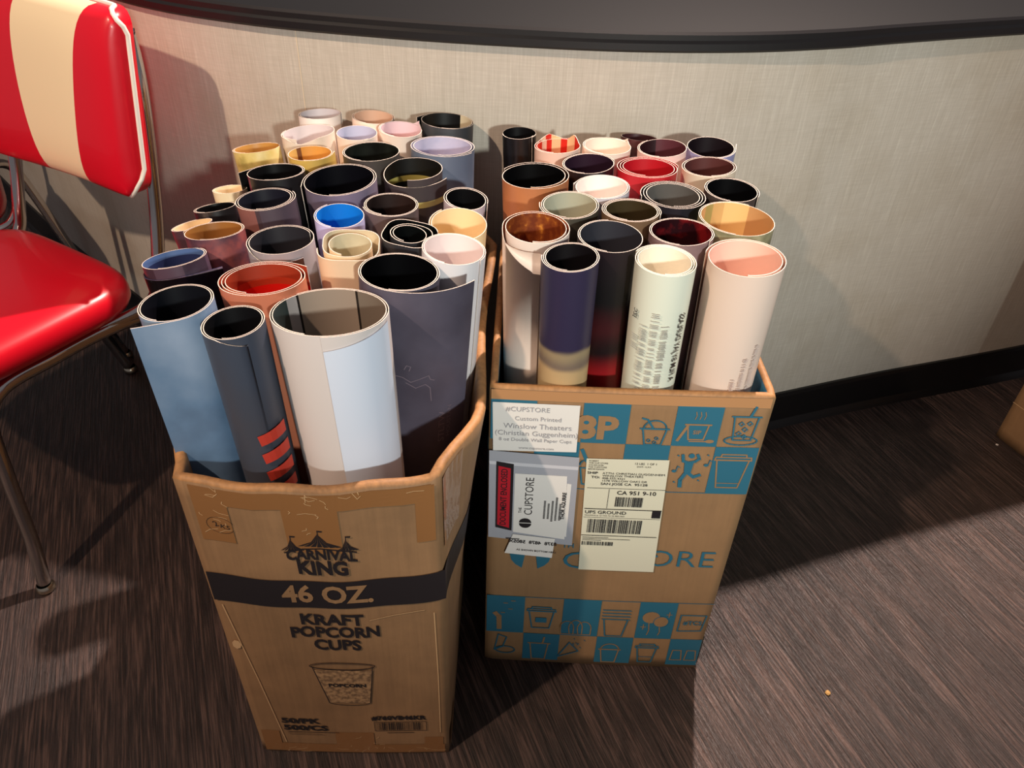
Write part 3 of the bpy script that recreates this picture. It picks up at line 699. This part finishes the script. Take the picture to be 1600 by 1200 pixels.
exec_rows = [
# key, top, bottom, R, inner, outer, label, extra
('L1', (-0.330, 1.269, 0.739), (-0.325, 1.172), 0.0349, paper((206, 196, 200)), WHT, 'small plain white roll farthest back in the left carton', dict(phi=20, turns=1.3)),
('L2', (-0.241, 1.256, 0.742), (-0.276, 1.199), 0.0340, paper((214, 172, 146)), PINKW, 'peach-lined pale roll in the back row, between white and black rolls', dict(phi=10, turns=1.4)),
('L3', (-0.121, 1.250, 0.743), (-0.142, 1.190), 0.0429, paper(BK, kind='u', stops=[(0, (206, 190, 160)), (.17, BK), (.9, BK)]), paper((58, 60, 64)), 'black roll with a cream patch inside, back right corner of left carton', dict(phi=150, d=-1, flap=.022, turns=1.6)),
('L4', (-0.330, 1.186, 0.740), (-0.294, 1.119), 0.0410, paper((216, 204, 204)), paper((226, 210, 196)), 'wide whitish roll with a dented rim in front of the rearmost white roll', dict(phi=160, bumps=((-95, 40, -.007),), turns=1.2)),
('L5', (-0.254, 1.180, 0.744), (-0.243, 1.155), 0.0314, paper((196, 194, 216), kind='v', stops=[(0, (196, 194, 216)), (.012, (196, 194, 216)), (.028, (40, 34, 40)), (.040, (190, 180, 190))]), PINKW, 'pale lilac-lined roll with a small black print inside', dict(turns=1.3)),
('L6', (-0.190, 1.208, 0.742), (-0.210, 1.198), 0.0344, paper((226, 196, 202), kind='v', stops=[(0, (226, 200, 206)), (.02, (226, 196, 200)), (.032, (60, 24, 20)), (.038, (196, 82, 46))]), PINKW, 'pinkish white roll with orange print inside, next to the black corner roll', dict(phi=40, d=1, bumps=((40, 20, .008),), turns=1.3)),
('L7', (-0.118, 1.152, 0.740), (-0.121, 1.119), 0.0503, paper((178, 176, 200), (190, 184, 204), 'mottle', scale=40), paper((112, 122, 140), (92, 102, 122), 'mottle', scale=12), 'large blue-grey roll with lilac lining near the back right', dict(phi=-28, d=-1, turns=2.2, pitch=.004)),
('L8', (-0.403, 1.153, 0.725), (-0.300, 1.035), 0.0359, paper((190, 140, 70)), paper((226, 204, 140), (150, 132, 66), 'mottle', stops=[(.35, (236, 216, 158)), (.55, (214, 188, 110)), (.7, (140, 124, 60))], scale=22), 'cream and olive marbled roll leaning left at the back', dict(phi=70, turns=1.3)),
('L9', (-0.307, 1.100, 0.742), (-0.259, 1.071), 0.0324, paper((206, 148, 70), kind='u', stops=[(0, (210, 150, 72)), (.36, (120, 78, 50)), (.40, (214, 172, 98))]), paper((216, 178, 90), (196, 160, 80), 'mottle', scale=15), 'yellow roll with golden inside', dict(phi=0, d=-1, flap=.010, turns=1.4)),
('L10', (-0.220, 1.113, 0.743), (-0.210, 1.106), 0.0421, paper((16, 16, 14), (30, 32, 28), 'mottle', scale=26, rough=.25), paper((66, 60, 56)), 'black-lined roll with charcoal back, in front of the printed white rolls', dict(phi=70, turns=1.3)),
('L11', (-0.152, 1.061, 0.741), (-0.161, 1.056), 0.0426, paper(BK, kind='v', stops=[(0, BK), (.034, (170, 156, 86)), (.043, BK), (.058, (170, 156, 86)), (.067, BK)]), paper((66, 60, 62), kind='v', stops=[(0, (66, 58, 60)), (.042, (196, 182, 110)), (.052, (72, 62, 58))]), 'open black roll with thin yellow rings and torn rim', dict(phi=-50, d=-1, flap=.034, frad=.07, turns=1.5, lower=(.010, .25, .5))),
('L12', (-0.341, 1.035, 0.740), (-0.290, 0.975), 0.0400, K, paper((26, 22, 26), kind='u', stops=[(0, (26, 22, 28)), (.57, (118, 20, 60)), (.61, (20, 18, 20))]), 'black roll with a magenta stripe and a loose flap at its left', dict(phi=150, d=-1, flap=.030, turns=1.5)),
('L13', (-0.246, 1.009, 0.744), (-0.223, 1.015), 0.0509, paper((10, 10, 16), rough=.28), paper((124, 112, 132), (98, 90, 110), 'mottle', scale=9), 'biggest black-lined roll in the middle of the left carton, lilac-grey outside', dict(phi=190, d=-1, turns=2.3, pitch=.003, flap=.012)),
('L14', (-0.331, 0.945, 0.742), (-0.260, 0.903), 0.0390, paper((22, 22, 34)), paper((130, 84, 78), kind='u', stops=[(0, (62, 54, 64)), (.60, (132, 84, 78)), (.735, (70, 56, 62)), (.76, (78, 66, 76))]), 'roll half rusty brown, half dark grey, with navy inside', dict(phi=40, d=-1, turns=2.1, pitch=.003)),
('L15', (-0.406, 1.025, 0.716), (-0.314, 0.917), 0.0240, CRM, paper((238, 216, 178)), 'narrow cream roll peeping out at the left edge', dict(turns=1.3, phi=100)),
('L16', (-0.412, 0.975, 0.712), (-0.305, 0.873), 0.0280, K, paper((30, 26, 30), kind='u', stops=[(0, (30, 26, 32)), (.56, (120, 22, 54)), (.60, (26, 22, 26)), (.7, (48, 42, 46)), (.75, (24, 20, 22))]), 'glossy black roll with a thin crimson edge behind the maroon rolls', dict(turns=1.3, phi=100)),
('L17', (-0.424, 0.921, 0.713), (-0.285, 0.828), 0.0270, CRM, paper((86, 48, 56), kind='u', stops=[(0, (70, 44, 54)), (.56, (150, 36, 60)), (.61, (80, 52, 60))]), 'small maroon roll with cream inside at the left edge', dict(turns=1.3, phi=100)),
('L18', (-0.376, 0.872, 0.732), (-0.298, 0.770), 0.0366, paper((150, 100, 48)), paper((108, 62, 70), (66, 42, 56), 'mottle', scale=34, stops=[(.3, (60, 40, 54)), (.5, (98, 62, 72)), (.68, (150, 78, 76))]), 'maroon rippled roll with brown inside', dict(phi=170, d=-1, flap=.008, turns=1.4)),
('L19', (-0.400, 0.801, 0.732), (-0.298, 0.708), 0.0380, paper((48, 60, 104), kind='v', stops=[(0, (84, 110, 158)), (.010, (44, 54, 96))]), paper((70, 50, 62), kind='u', stops=[(0, (82, 64, 82)), (.52, (176, 60, 70)), (.575, (66, 42, 54)), (.70, (84, 62, 76)), (.85, (58, 44, 58))]), 'blue-lined roll with reddish brown outside and a loose flap, left side', dict(phi=-70, d=-1, flap=.052, frad=.16, turns=1.7, lower=(.013, .45, .60))),
('L20', (-0.283, 0.838, 0.742), (-0.241, 0.795), 0.0409, paper((40, 38, 44)), paper((174, 168, 178), (150, 142, 146), 'mottle', scale=10), 'pale grey roll with dark lining behind the red one', dict(phi=-40, d=-1, turns=1.8, pitch=.0028, lower=(.010, .2, .3), keep=True)),
('L21', (-0.227, 0.909, 0.741), (-0.223, 0.947), 0.0318, paper((18, 122, 208)), paper((196, 190, 232)), 'bright blue-lined roll with lilac white outside', dict(phi=130, turns=1.5)),
('L22', (-0.168, 0.950, 0.739), (-0.172, 0.967), 0.0364, paper((52, 34, 30), (26, 18, 18), 'mottle', scale=8), paper((92, 78, 80)), 'dark brown roll beside the bright blue one', dict(phi=200, turns=2.2)),
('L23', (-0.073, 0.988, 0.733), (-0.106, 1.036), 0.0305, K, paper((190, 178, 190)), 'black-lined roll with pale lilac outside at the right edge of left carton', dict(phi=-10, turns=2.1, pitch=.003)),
('L24', (-0.077, 0.919, 0.731), (-0.113, 0.979), 0.0381, paper((232, 206, 162)), paper((232, 206, 162)), 'cream yellow roll at the right edge of the left carton', dict(phi=130, turns=1.6, pitch=.003)),
('L25', (-0.134, 0.871, 0.739), (-0.176, 0.909), 0.0346, paper((10, 12, 12), rough=.25), paper((46, 46, 50), rough=.3), 'loosely wound black roll with a squarish outer layer', dict(phi=20, turns=2.6, pitch=.0042, square=.13, sq0=35)),
('L26', (-.200, .833, .742), (-.196, .856), .0385, paper((206, 196, 168), (190, 178, 150), 'mottle', scale=18), paper((224, 196, 164)), 'loosely wound cream roll with squarish outer layer', dict(phi=-160, turns=2.4, pitch=.0042, square=.15, sq0=50)),
('L27', (-.076, .834, .741), (-.119, .845), .0385, paper((226, 212, 210)), paper((230, 226, 230)), 'white roll right of the cream squarish one, by the carton edge', dict(phi=-30, turns=2.0, pitch=.002)),
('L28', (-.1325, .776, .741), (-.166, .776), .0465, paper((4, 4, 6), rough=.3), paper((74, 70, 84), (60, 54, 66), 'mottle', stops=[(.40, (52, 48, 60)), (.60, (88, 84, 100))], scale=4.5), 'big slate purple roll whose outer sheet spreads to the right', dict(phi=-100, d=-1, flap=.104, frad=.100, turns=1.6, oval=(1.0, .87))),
('L29', (-.281, .750, .741), (-.228, .722), .0470, paper((196, 22, 18), kind='v', stops=[(0, (146, 54, 32)), (.022, (170, 60, 34)), (.034, (206, 24, 16))]), paper((206, 110, 76), (196, 120, 92), 'mottle', scale=8), 'red-lined roll with orange outside behind the front rolls', dict(phi=72, d=1, flap=.030, frad=.09, turns=2.2, pitch=.0036, oval=(1.05, .90))),
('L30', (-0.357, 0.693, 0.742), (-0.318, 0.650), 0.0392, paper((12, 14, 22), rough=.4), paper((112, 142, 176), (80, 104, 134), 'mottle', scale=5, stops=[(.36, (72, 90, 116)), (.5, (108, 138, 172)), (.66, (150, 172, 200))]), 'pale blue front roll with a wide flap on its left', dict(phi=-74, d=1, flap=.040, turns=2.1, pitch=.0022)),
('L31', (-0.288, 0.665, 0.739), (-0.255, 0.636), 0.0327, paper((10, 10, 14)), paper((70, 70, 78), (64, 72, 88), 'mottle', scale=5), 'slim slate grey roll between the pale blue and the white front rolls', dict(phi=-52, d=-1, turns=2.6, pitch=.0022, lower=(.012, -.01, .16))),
('L32', (-.196, .694, .738), (-.166, .662), .0620, paper((120, 106, 96), kind='u', stops=[(0, (120, 106, 94)), (.19, (40, 32, 28)), (.196, (156, 138, 124)), (.375, (26, 20, 18)), (.381, (170, 160, 158)), (.42, (44, 56, 56))]), paper((214, 206, 204)), 'largest white roll at the front of the left carton', dict(phi=-88, d=1, turns=1.75, pitch=.0025, oval=(1.02, .85))),
('R1', (-0.005, 1.211, 0.742), (0.032, 1.172), 0.0268, K, paper((20, 18, 20), rough=.3), 'narrow all-black roll in the back left corner of the right carton', dict(phi=-40, turns=1.3)),
('R2', (0.055, 1.161, 0.744), (0.074, 1.142), 0.0361, paper((206, 46, 34), kind='u', stops=[(0, (200, 40, 30)), (.10, (226, 190, 140)), (.17, (206, 44, 30)), (.22, (226, 190, 140)), (.29, (206, 44, 30)), (.335, (226, 190, 160)), (.38, (206, 44, 30))]), paper((230, 196, 180)), 'roll with red and cream stripes inside, pointed red corners up', dict(phi=60, turns=1.7, pitch=.003, bumps=((112, 34, .008), (40, 24, .010)))),
('R3', (0.131, 1.174, 0.742), (0.121, 1.184), 0.0379, paper((236, 222, 208)), paper((240, 224, 208)), 'clean white roll in the back row of right carton', dict(phi=30, turns=1.4, bumps=((30, 14, .006),))),
('R4', (0.215, 1.172, 0.743), (0.262, 1.139), 0.0374, paper((64, 24, 30), kind='u', stops=[(0, (92, 44, 52)), (.27, (40, 16, 22)), (.62, (92, 44, 52))]), paper((232, 200, 192)), 'maroon-lined roll with pinkish white outside, back row', dict(phi=120, turns=1.5)),
('R5', (0.292, 1.185, 0.742), (0.301, 1.203), 0.0372, paper((22, 12, 18)), paper((140, 140, 182)), 'black-lined lilac roll in the back right corner', dict(phi=-10, d=-1, flap=.020, turns=1.7)),
('R6', (0.184, 1.093, 0.744), (0.202, 1.075), 0.0458, paper((176, 22, 34)), paper((190, 30, 40)), 'deep red roll, wound loosely in three layers', dict(phi=10, d=1, turns=2.7, pitch=.004)),
('R7', (0.276, 1.107, 0.743), (0.298, 1.088), 0.0402, paper((88, 46, 44), (70, 36, 36), 'mottle', scale=7), paper((226, 206, 184)), 'brown-lined roll with cream outside by the right edge', dict(phi=-90, d=-1, turns=2.0, pitch=.003)),
('R8', (0.098, 1.096, 0.745), (0.120, 1.092), 0.0385, paper((44, 26, 40), rough=.3), paper((22, 18, 22), rough=.35), 'dark aubergine roll between the orange-brown and the deep red rolls', dict(phi=10, turns=1.2)),
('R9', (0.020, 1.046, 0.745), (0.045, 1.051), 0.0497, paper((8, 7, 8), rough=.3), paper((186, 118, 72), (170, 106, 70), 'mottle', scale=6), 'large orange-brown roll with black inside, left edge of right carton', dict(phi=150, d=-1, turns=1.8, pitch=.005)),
('R10', (0.113, 1.020, 0.744), (0.136, 1.004), 0.0384, paper((240, 228, 222)), paper((206, 198, 206)), 'bright white-lined roll in the middle of right carton', dict(phi=150, d=-1, flap=.010, turns=2.0, pitch=.0025)),
('R11', (0.293, 1.029, 0.743), (0.299, 1.023), 0.0380, paper((8, 8, 10), rough=.28), paper((70, 60, 58)), 'black roll at the right edge, behind the tan one', dict(phi=-30, turns=1.9, pitch=.0026)),
('R12', (0.210, 1.007, 0.742), (0.219, 0.988), 0.0452, paper((84, 80, 78), (100, 96, 92), 'mottle', scale=9, rough=.25), paper((28, 28, 36), rough=.3), 'grey-lined black roll with a loose inner edge', dict(phi=-170, d=-1, turns=2.5, pitch=.004)),
('R13', (0.066, 0.958, 0.745), (0.081, 0.960), 0.0396, paper((172, 166, 142), (160, 164, 152), 'mottle', scale=9), paper((64, 60, 52)), 'sage beige-lined roll behind the copper one', dict(phi=170, turns=1.9, pitch=.0026)),
('R14', (0.146, 0.949, 0.745), (0.160, 0.942), 0.0390, paper((66, 54, 34), (40, 32, 20), 'mottle', scale=6, rough=.3), paper((110, 84, 62)), 'olive brown-lined roll left of the dark red ones', dict(phi=-20, turns=2.3, pitch=.0024)),
('R15', (0.283, 0.941, 0.743), (0.286, 0.939), 0.0496, paper((206, 164, 108), kind='u', stops=[(0, (190, 146, 98)), (.16, (226, 190, 128)), (.27, (206, 168, 110)), (.33, (166, 152, 92)), (.38, (208, 160, 108))]), paper((166, 160, 128), (110, 108, 80), 'mottle', scale=26), 'wide roll with golden tan inside, right edge of right carton', dict(phi=60, turns=1.5)),
('R16', (0.204, 0.896, 0.744), (0.218, 0.901), 0.0405, paper((40, 8, 14), (120, 20, 26), 'mottle', scale=28, rough=.28, stops=[(.5, (34, 8, 14)), (.66, (120, 22, 26))]), paper((128, 104, 106)), 'roll with dark crimson picture inside, mauve outside', dict(phi=-40, turns=2.1)),
('R17', (0.023, 0.890, 0.745), (0.039, 0.899), 0.0437, paper((120, 58, 24), (196, 118, 40), 'mottle', scale=90, stops=[(.42, (110, 48, 22)), (.60, (140, 72, 30)), (.72, (214, 140, 56))]), paper((234, 216, 204)), 'copper-lined roll with whitish outside and open front sheet', dict(phi=-98, d=-1, flap=.012, turns=2.2, pitch=.004, lower=(.040, -.02, .24))),
('R18', (0.114, 0.875, 0.745), (0.131, 0.882), 0.0407, paper((44, 42, 50), kind='v', stops=[(0, (48, 48, 56)), (.06, (40, 34, 40))]), paper((40, 10, 14), kind='v', soft=True, scale=9, stops=[(0, (34, 22, 28)), (.13, (14, 12, 14)), (.19, (60, 14, 20)), (.235, (26, 10, 14)), (.29, (150, 20, 26)), (.40, (30, 8, 10))]), 'tall black and red picture roll behind the navy one', dict(phi=90, turns=1.3)),
('R19', (0.063, 0.819, 0.745), (0.078, 0.840), 0.0343, paper((12, 8, 12)), paper((40, 36, 62), kind='v', soft=True, scale=10, stops=[(0, (46, 40, 68)), (.188, (46, 40, 68)), (.20, (150, 132, 104)), (.225, (120, 104, 92)), (.240, (190, 160, 118)), (.5, (166, 134, 94))]), 'navy roll with a tan leather picture lower down, front row', dict(phi=170, turns=2.0, pitch=.0022)),
('R20', (0.175, 0.823, 0.743), (0.193, 0.839), 0.0376, paper((232, 224, 206)), paper((222, 226, 210)), 'white front roll with mirrored film credits', dict(phi=150, d=-1, turns=2.4, pitch=.0026)),
('R21', (0.274, 0.839, 0.742), (0.284, 0.838), 0.0479, paper((232, 192, 176)), paper((226, 204, 190)), 'wide pinkish white front roll in the right corner', dict(phi=160, d=-1, turns=2.0, pitch=.004)),
('R22', (0.188, 1.240, 0.732), (0.181, 1.133), 0.0300, paper((60, 26, 30)), paper((74, 32, 36)), 'dark maroon roll barely showing behind the back row of right carton', dict(turns=1.3)),
]
SURF = {}
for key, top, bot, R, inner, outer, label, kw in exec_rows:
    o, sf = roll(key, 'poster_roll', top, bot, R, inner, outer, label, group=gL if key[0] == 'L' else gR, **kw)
    SURF[key] = (o, sf, R)

def on_roll(key, h0=0.0):
    o, sf, R = SURF[key]
    # u = around (right positive), v = up along the roll measured from the rim (negative is down)
    return o, (lambda u, v, h=0.0: sf(u, -v, h+h0))
# mirrored film credits
o, sf = on_roll('R20')
t = Ink(sf); t.text('A FILM BY JAY DUPLASS', .026, -.108, .0135, -90, .012, sx=.74, mirror=True); t.text('JZC', -.036, -.060, .0085, -90, .01, mirror=True); t.done('printed_text', [M_blackink], o, 'mirrored black line of film credits')
t = Ink(sf)
for (u0, va, vb) in ((-.021, -.072, -.20), (-.008, -.052, -.20), (.005, -.070, -.20), (-.033, -.09, -.115)):
    v = va
    while v > vb:
        wv_ = random.uniform(.0075, .0105); t.rect(u0-wv_/2, v-.0010, u0+wv_/2, v); v -= random.choice((.0022, .0022, .0026, .0055))
t.done('credits_print', [simple('faint_grey_print', (178, 176, 170), .5)], o, 'faint grey blocks of credits', kind='stuff')
o, sf = on_roll('R21')
t = Ink(sf)
for (u0, va, vb) in ((.004, -.150, -.22), (.015, -.118, -.22), (.028, -.10, -.22)):
    v = va
    while v > vb:
        wv_ = random.uniform(.005, .007); t.rect(u0-wv_/2, v-.0010, u0+wv_/2, v); v -= random.choice((.0022, .0024, .004))
t.done('credits_print', [simple('faint_mauve_print', (186, 168, 164), .5)], o, 'faint grey credits near the carton rim', kind='stuff')
# red diagonal strokes low on the slate roll
o, sf = on_roll('L31', .0012)
t = Ink(sf)
for k in range(4):
    v = -.118-.026*k; u_ = .012
    t.quad([(u_-.002, v-.022), (u_+.030, v-.016), (u_+.030, v), (u_-.004, v-.008)], 0, 5)
t.done('printed_stripes', [paper((198, 62, 48))], o, 'red slanting stripes')
# separate second outer sheet edge of the big white roll
o, sf = on_roll('L32', .0009)
t = Ink(sf)
rows = []
for j in range(9):
    v = -.016-(.30-.016)*j/8
    rows.append([t.bm.verts.new(sf(.003+.080*i/16, v+.0125*(i/16), 0)) for i in range(17)])
grid_faces(t.bm, rows, 0); t.done('outer_sheet', [paper((214, 224, 242), rough=.35)], o, 'bluish white outer sheet')
# faint drawing on the slate purple roll
o, sf = on_roll('L28', .001)
M_faint = simple('faint_mauve_line', (118, 106, 118), .4)
t = Ink(lambda u, v, h=0.0: SHEET['L28'](u, -v, h))
t.text('STLTW', .036, -.205, .0125, -90, 0, mirror=True, sx=1.3); t.text('HOUSTAN', .026, -.198, .0075, -90, 0, mirror=True, sx=1.5)
t.done('printed_text', [M_faint], o, 'faint mirrored lettering')
t = Ink(lambda u, v, h=0.0: SHEET['L28'](u, -v, h))
for pts in ([(.100, -.118), (.088, -.120), (.078, -.127), (.066, -.122), (.056, -.118), (.054, -.124), (.049, -.126)], [(.084, -.128), (.072, -.136), (.060, -.131), (.054, -.137), (.052, -.158)], [(.086, -.108), (.083, -.102), (.078, -.104), (.080, -.110)]):
    t.stroke(pts, .0011)
t.done('printed_drawing', [M_faint], o, 'faint line drawing')

# ------------------------------------------------------------------ diner chairs
def make_chair(label):
    root = empty('diner_chair'); tag(root, label, 'chair', 'red vinyl diner chairs')
    # seat
    bm = bmesh.new()
    def sup(a, rx, ry, e): c, s = math.cos(a), math.sin(a); return (math.copysign(abs(c)**e, c)*rx, math.copysign(abs(s)**e, s)*ry)
    NSG = 64; rows = []
    for (sc, z) in ((.0, .402), (.90, .402), (.975, .406), (1.0, .418), (1.0, .432), (.985, .444), (.94, .454), (.85, .461), (.6, .467), (.3, .469)):
        if sc == 0: continue
        rows.append([bm.verts.new((p[0], p[1]-.225, z)) for p in [sup(2*math.pi*k/NSG, .205*sc, .205*sc, .42) for k in range(NSG)]])
    grid_faces(bm, rows, 0, closed=True); bm.faces.new(rows[0][::-1]); f = bm.faces.new(rows[-1])
    for f in bm.faces: f.smooth = True
    bmesh.ops.recalc_face_normals(bm, faces=bm.faces); mkobj('seat', bm, M_red, root)
    # backrest with a cream stripe: columns follow the stripe borders
    bm = bmesh.new()
    zb, zt = .602, .892; hw = .238
    ncol = (14, 14, 10); NV = 22
    def sl(v): return .014 - .022*math.sin(math.pi*v) - .012*v
    def sr(v): return .128+.048*v*v
    front = []; back = []; info = []
    for j in range(NV+1):
        v = .5-.5*math.cos(math.pi*j/NV); rf, rb_ = [], []
        # rounded corner: half width shrinks near top and bottom
        e = min(v, 1-v)*(zt-zb); rr = .040 if v < .5 else .026; wsh = 0 if e > rr else rr-math.sqrt(max(0, rr*rr-(rr-e)**2))
        xl, xr = -(hw-wsh), hw-wsh
        xs = [xl+(sl(v)-xl)*i/ncol[0] for i in range(ncol[0])]+[sl(v)+(sr(v)-sl(v))*i/ncol[1] for i in range(ncol[1])]+[sr(v)+(xr-sr(v))*i/ncol[2] for i in range(ncol[2]+1)]
        for x in xs:
            uu = abs(x)/hw; vv = abs(2*v-1); edge = (1-min(1, uu)**5)*(1-vv**5)
            z = zb+(zt-zb)*v - .012*(1-abs(x)/hw)*(1-v)*0 + .006*math.sin(x*9)*(1-v)
            y0 = .005+(z-.58)*.16 - .25*x*x
            rf.append(bm.verts.new((x, y0-.004-.044*max(0, edge)**.33, z))); rb_.append(bm.verts.new((x, y0+.013, z)))
        front.append(rf); back.append(rb_)
    for a, b in zip(front, front[1:]):
        for k in range(len(a)-1):
            f = bm.faces.new((a[k], a[k+1], b[k+1], b[k])); f.smooth = True; f.material_index = 1 if ncol[0] <= k < ncol[0]+ncol[1] else 0
    for a, b in zip(back, back[1:]):
        for k in range(len(a)-1):
            f = bm.faces.new((a[k], b[k], b[k+1], a[k+1])); f.smooth = True
    ringf = front[0]+[r[-1] for r in front[1:]]+front[-1][-2::-1]+[r[0] for r in front[-2:0:-1]]
    ringb = back[0]+[r[-1] for r in back[1:]]+back[-1][-2::-1]+[r[0] for r in back[-2:0:-1]]
    grid_faces(bm, [ringf, ringb], 0, closed=True)
    bmesh.ops.recalc_face_normals(bm, faces=bm.faces)
    pts = [tuple(v.co+Vector((0, .006, 0))) for v in ringf]
    br = mkobj('backrest', bm, [M_red, M_cream], root)
    # stitched border of the stripe
    bm = bmesh.new()
    for col in (ncol[0], ncol[0]+ncol[1]):
        pass
    bm.free()
    bm = bmesh.new(); cen = Vector((0, .03, .75)); 
    rows = []
    m_ = len(pts)
    for i in range(m_):
        p = Vector(pts[i]); d_ = (Vector(pts[(i+1) % m_])-Vector(pts[i-1])).normalized(); n_ = (p-cen); n_ -= d_*n_.dot(d_); n_.normalize(); b_ = d_.cross(n_)
        rows.append([bm.verts.new(p+n_*.001+(n_*math.cos(a)+b_*math.sin(a))*.0038) for a in [2*math.pi*k/8 for k in range(8)]])
    rows.append(rows[0]); grid_faces(bm, rows, 0, closed=True); bmesh.ops.recalc_face_normals(bm, faces=bm.faces)
    mkobj('piping', bm, M_pipe, br)['label'] = 'white piping round the backrest'
    # uprights: one bent tube each
    for s in (-1, 1):
        bm = bmesh.new()
        tube(bm, [(s*.15, -.30, .392), (s*.185, -.12, .392), (s*.203, -.045, .400), (s*.207, -.012, .425), (s*.206, .004, .47), (s*.204, .028, .56), (s*.202, .050, .68), (s*.198, .066, .78), (s*.185, .075, .85)], .0115)
        mkobj('upright', bm, M_chrome, root, True)
        bm = bmesh.new()
        tube(bm, [(s*.232, -.402, .008), (s*.222, -.385, .10), (s*.208, -.368, .24), (s*.196, -.350, .345), (s*.190, -.310, .385), (s*.188, -.22, .388), (s*.188, -.14, .388), (s*.2, -.05, .386), (s*.225, -.005, .375), (s*.228, .020, .33), (s*.200, .066, .15), (s*.180, .100, .008)], .0118)
        fr_ = mkobj('leg', bm, M_chrome, root, True)
        for (x, y) in ((s*.232, -.402), (s*.180, .100)):
            bm = bmesh.new(); rows = []
            for r_, z in ((.0125, .016), (.0150, .013), (.0170, .007), (.0155, .002), (.012, .0003)):
                rows.append([bm.verts.new((x+r_*math.cos(2*math.pi*k/20), y+r_*math.sin(2*math.pi*k/20), z)) for k in range(20)])
            grid_faces(bm, rows, 0, closed=True); bm.faces.new(rows[-1]); bmesh.ops.recalc_face_normals(bm, faces=bm.faces)
            mkobj('glide', bm, M_glide, fr_, True)
    bm = bmesh.new(); tube(bm, [(-.19, -.30, .388), (0, -.31, .392), (.19, -.30, .388)], .009); tube(bm, [(-.19, -.10, .388), (0, -.10, .390), (.19, -.10, .388)], .009); mkobj('seat_rail', bm, M_chrome, root, True)
    return root
chair = make_chair('red diner chair with a cream stripe on its back, left of the boxes')
chair.location = (-.825, 1.328, 0); chair.rotation_euler = (0, 0, math.radians(-30))
def copy_tree(o, parent=None):
    c = o.copy(); C.objects.link(c); c.parent = parent
    for ch in list(o.children): copy_tree(ch, c)
    return c
c2 = copy_tree(chair); c2.location = (-1.150, 1.655, 0); c2.rotation_euler = (0, 0, math.radians(-56))
c2['label'] = 'second red chair mostly hidden behind the near one at the far left'

# ------------------------------------------------------------------ crumbs on the floor
def crumb(p, r_, m_, name, label):
    bm = bmesh.new(); bmesh.ops.create_icosphere(bm, subdivisions=2, radius=r_)
    for v in bm.verts: v.co = Vector((v.co.x*random.uniform(.8, 1.3), v.co.y*random.uniform(.7, 1.2), v.co.z*.55+r_*.4))
    o = mkobj(name, bm, m_); o.location = (p[0], p[1], .0003); tag(o, label, 'crumb', 'crumbs on the floor')
crumb((.545, .72), .0045, simple('crumb_tan', (190, 150, 90), .8), 'crumb', 'tan crumb on the floor in front of the right side')
crumb((1.12, 1.36), .003, simple('crumb_white', (220, 210, 200), .8), 'crumb', 'white crumb on the dark floor near the baseboard')
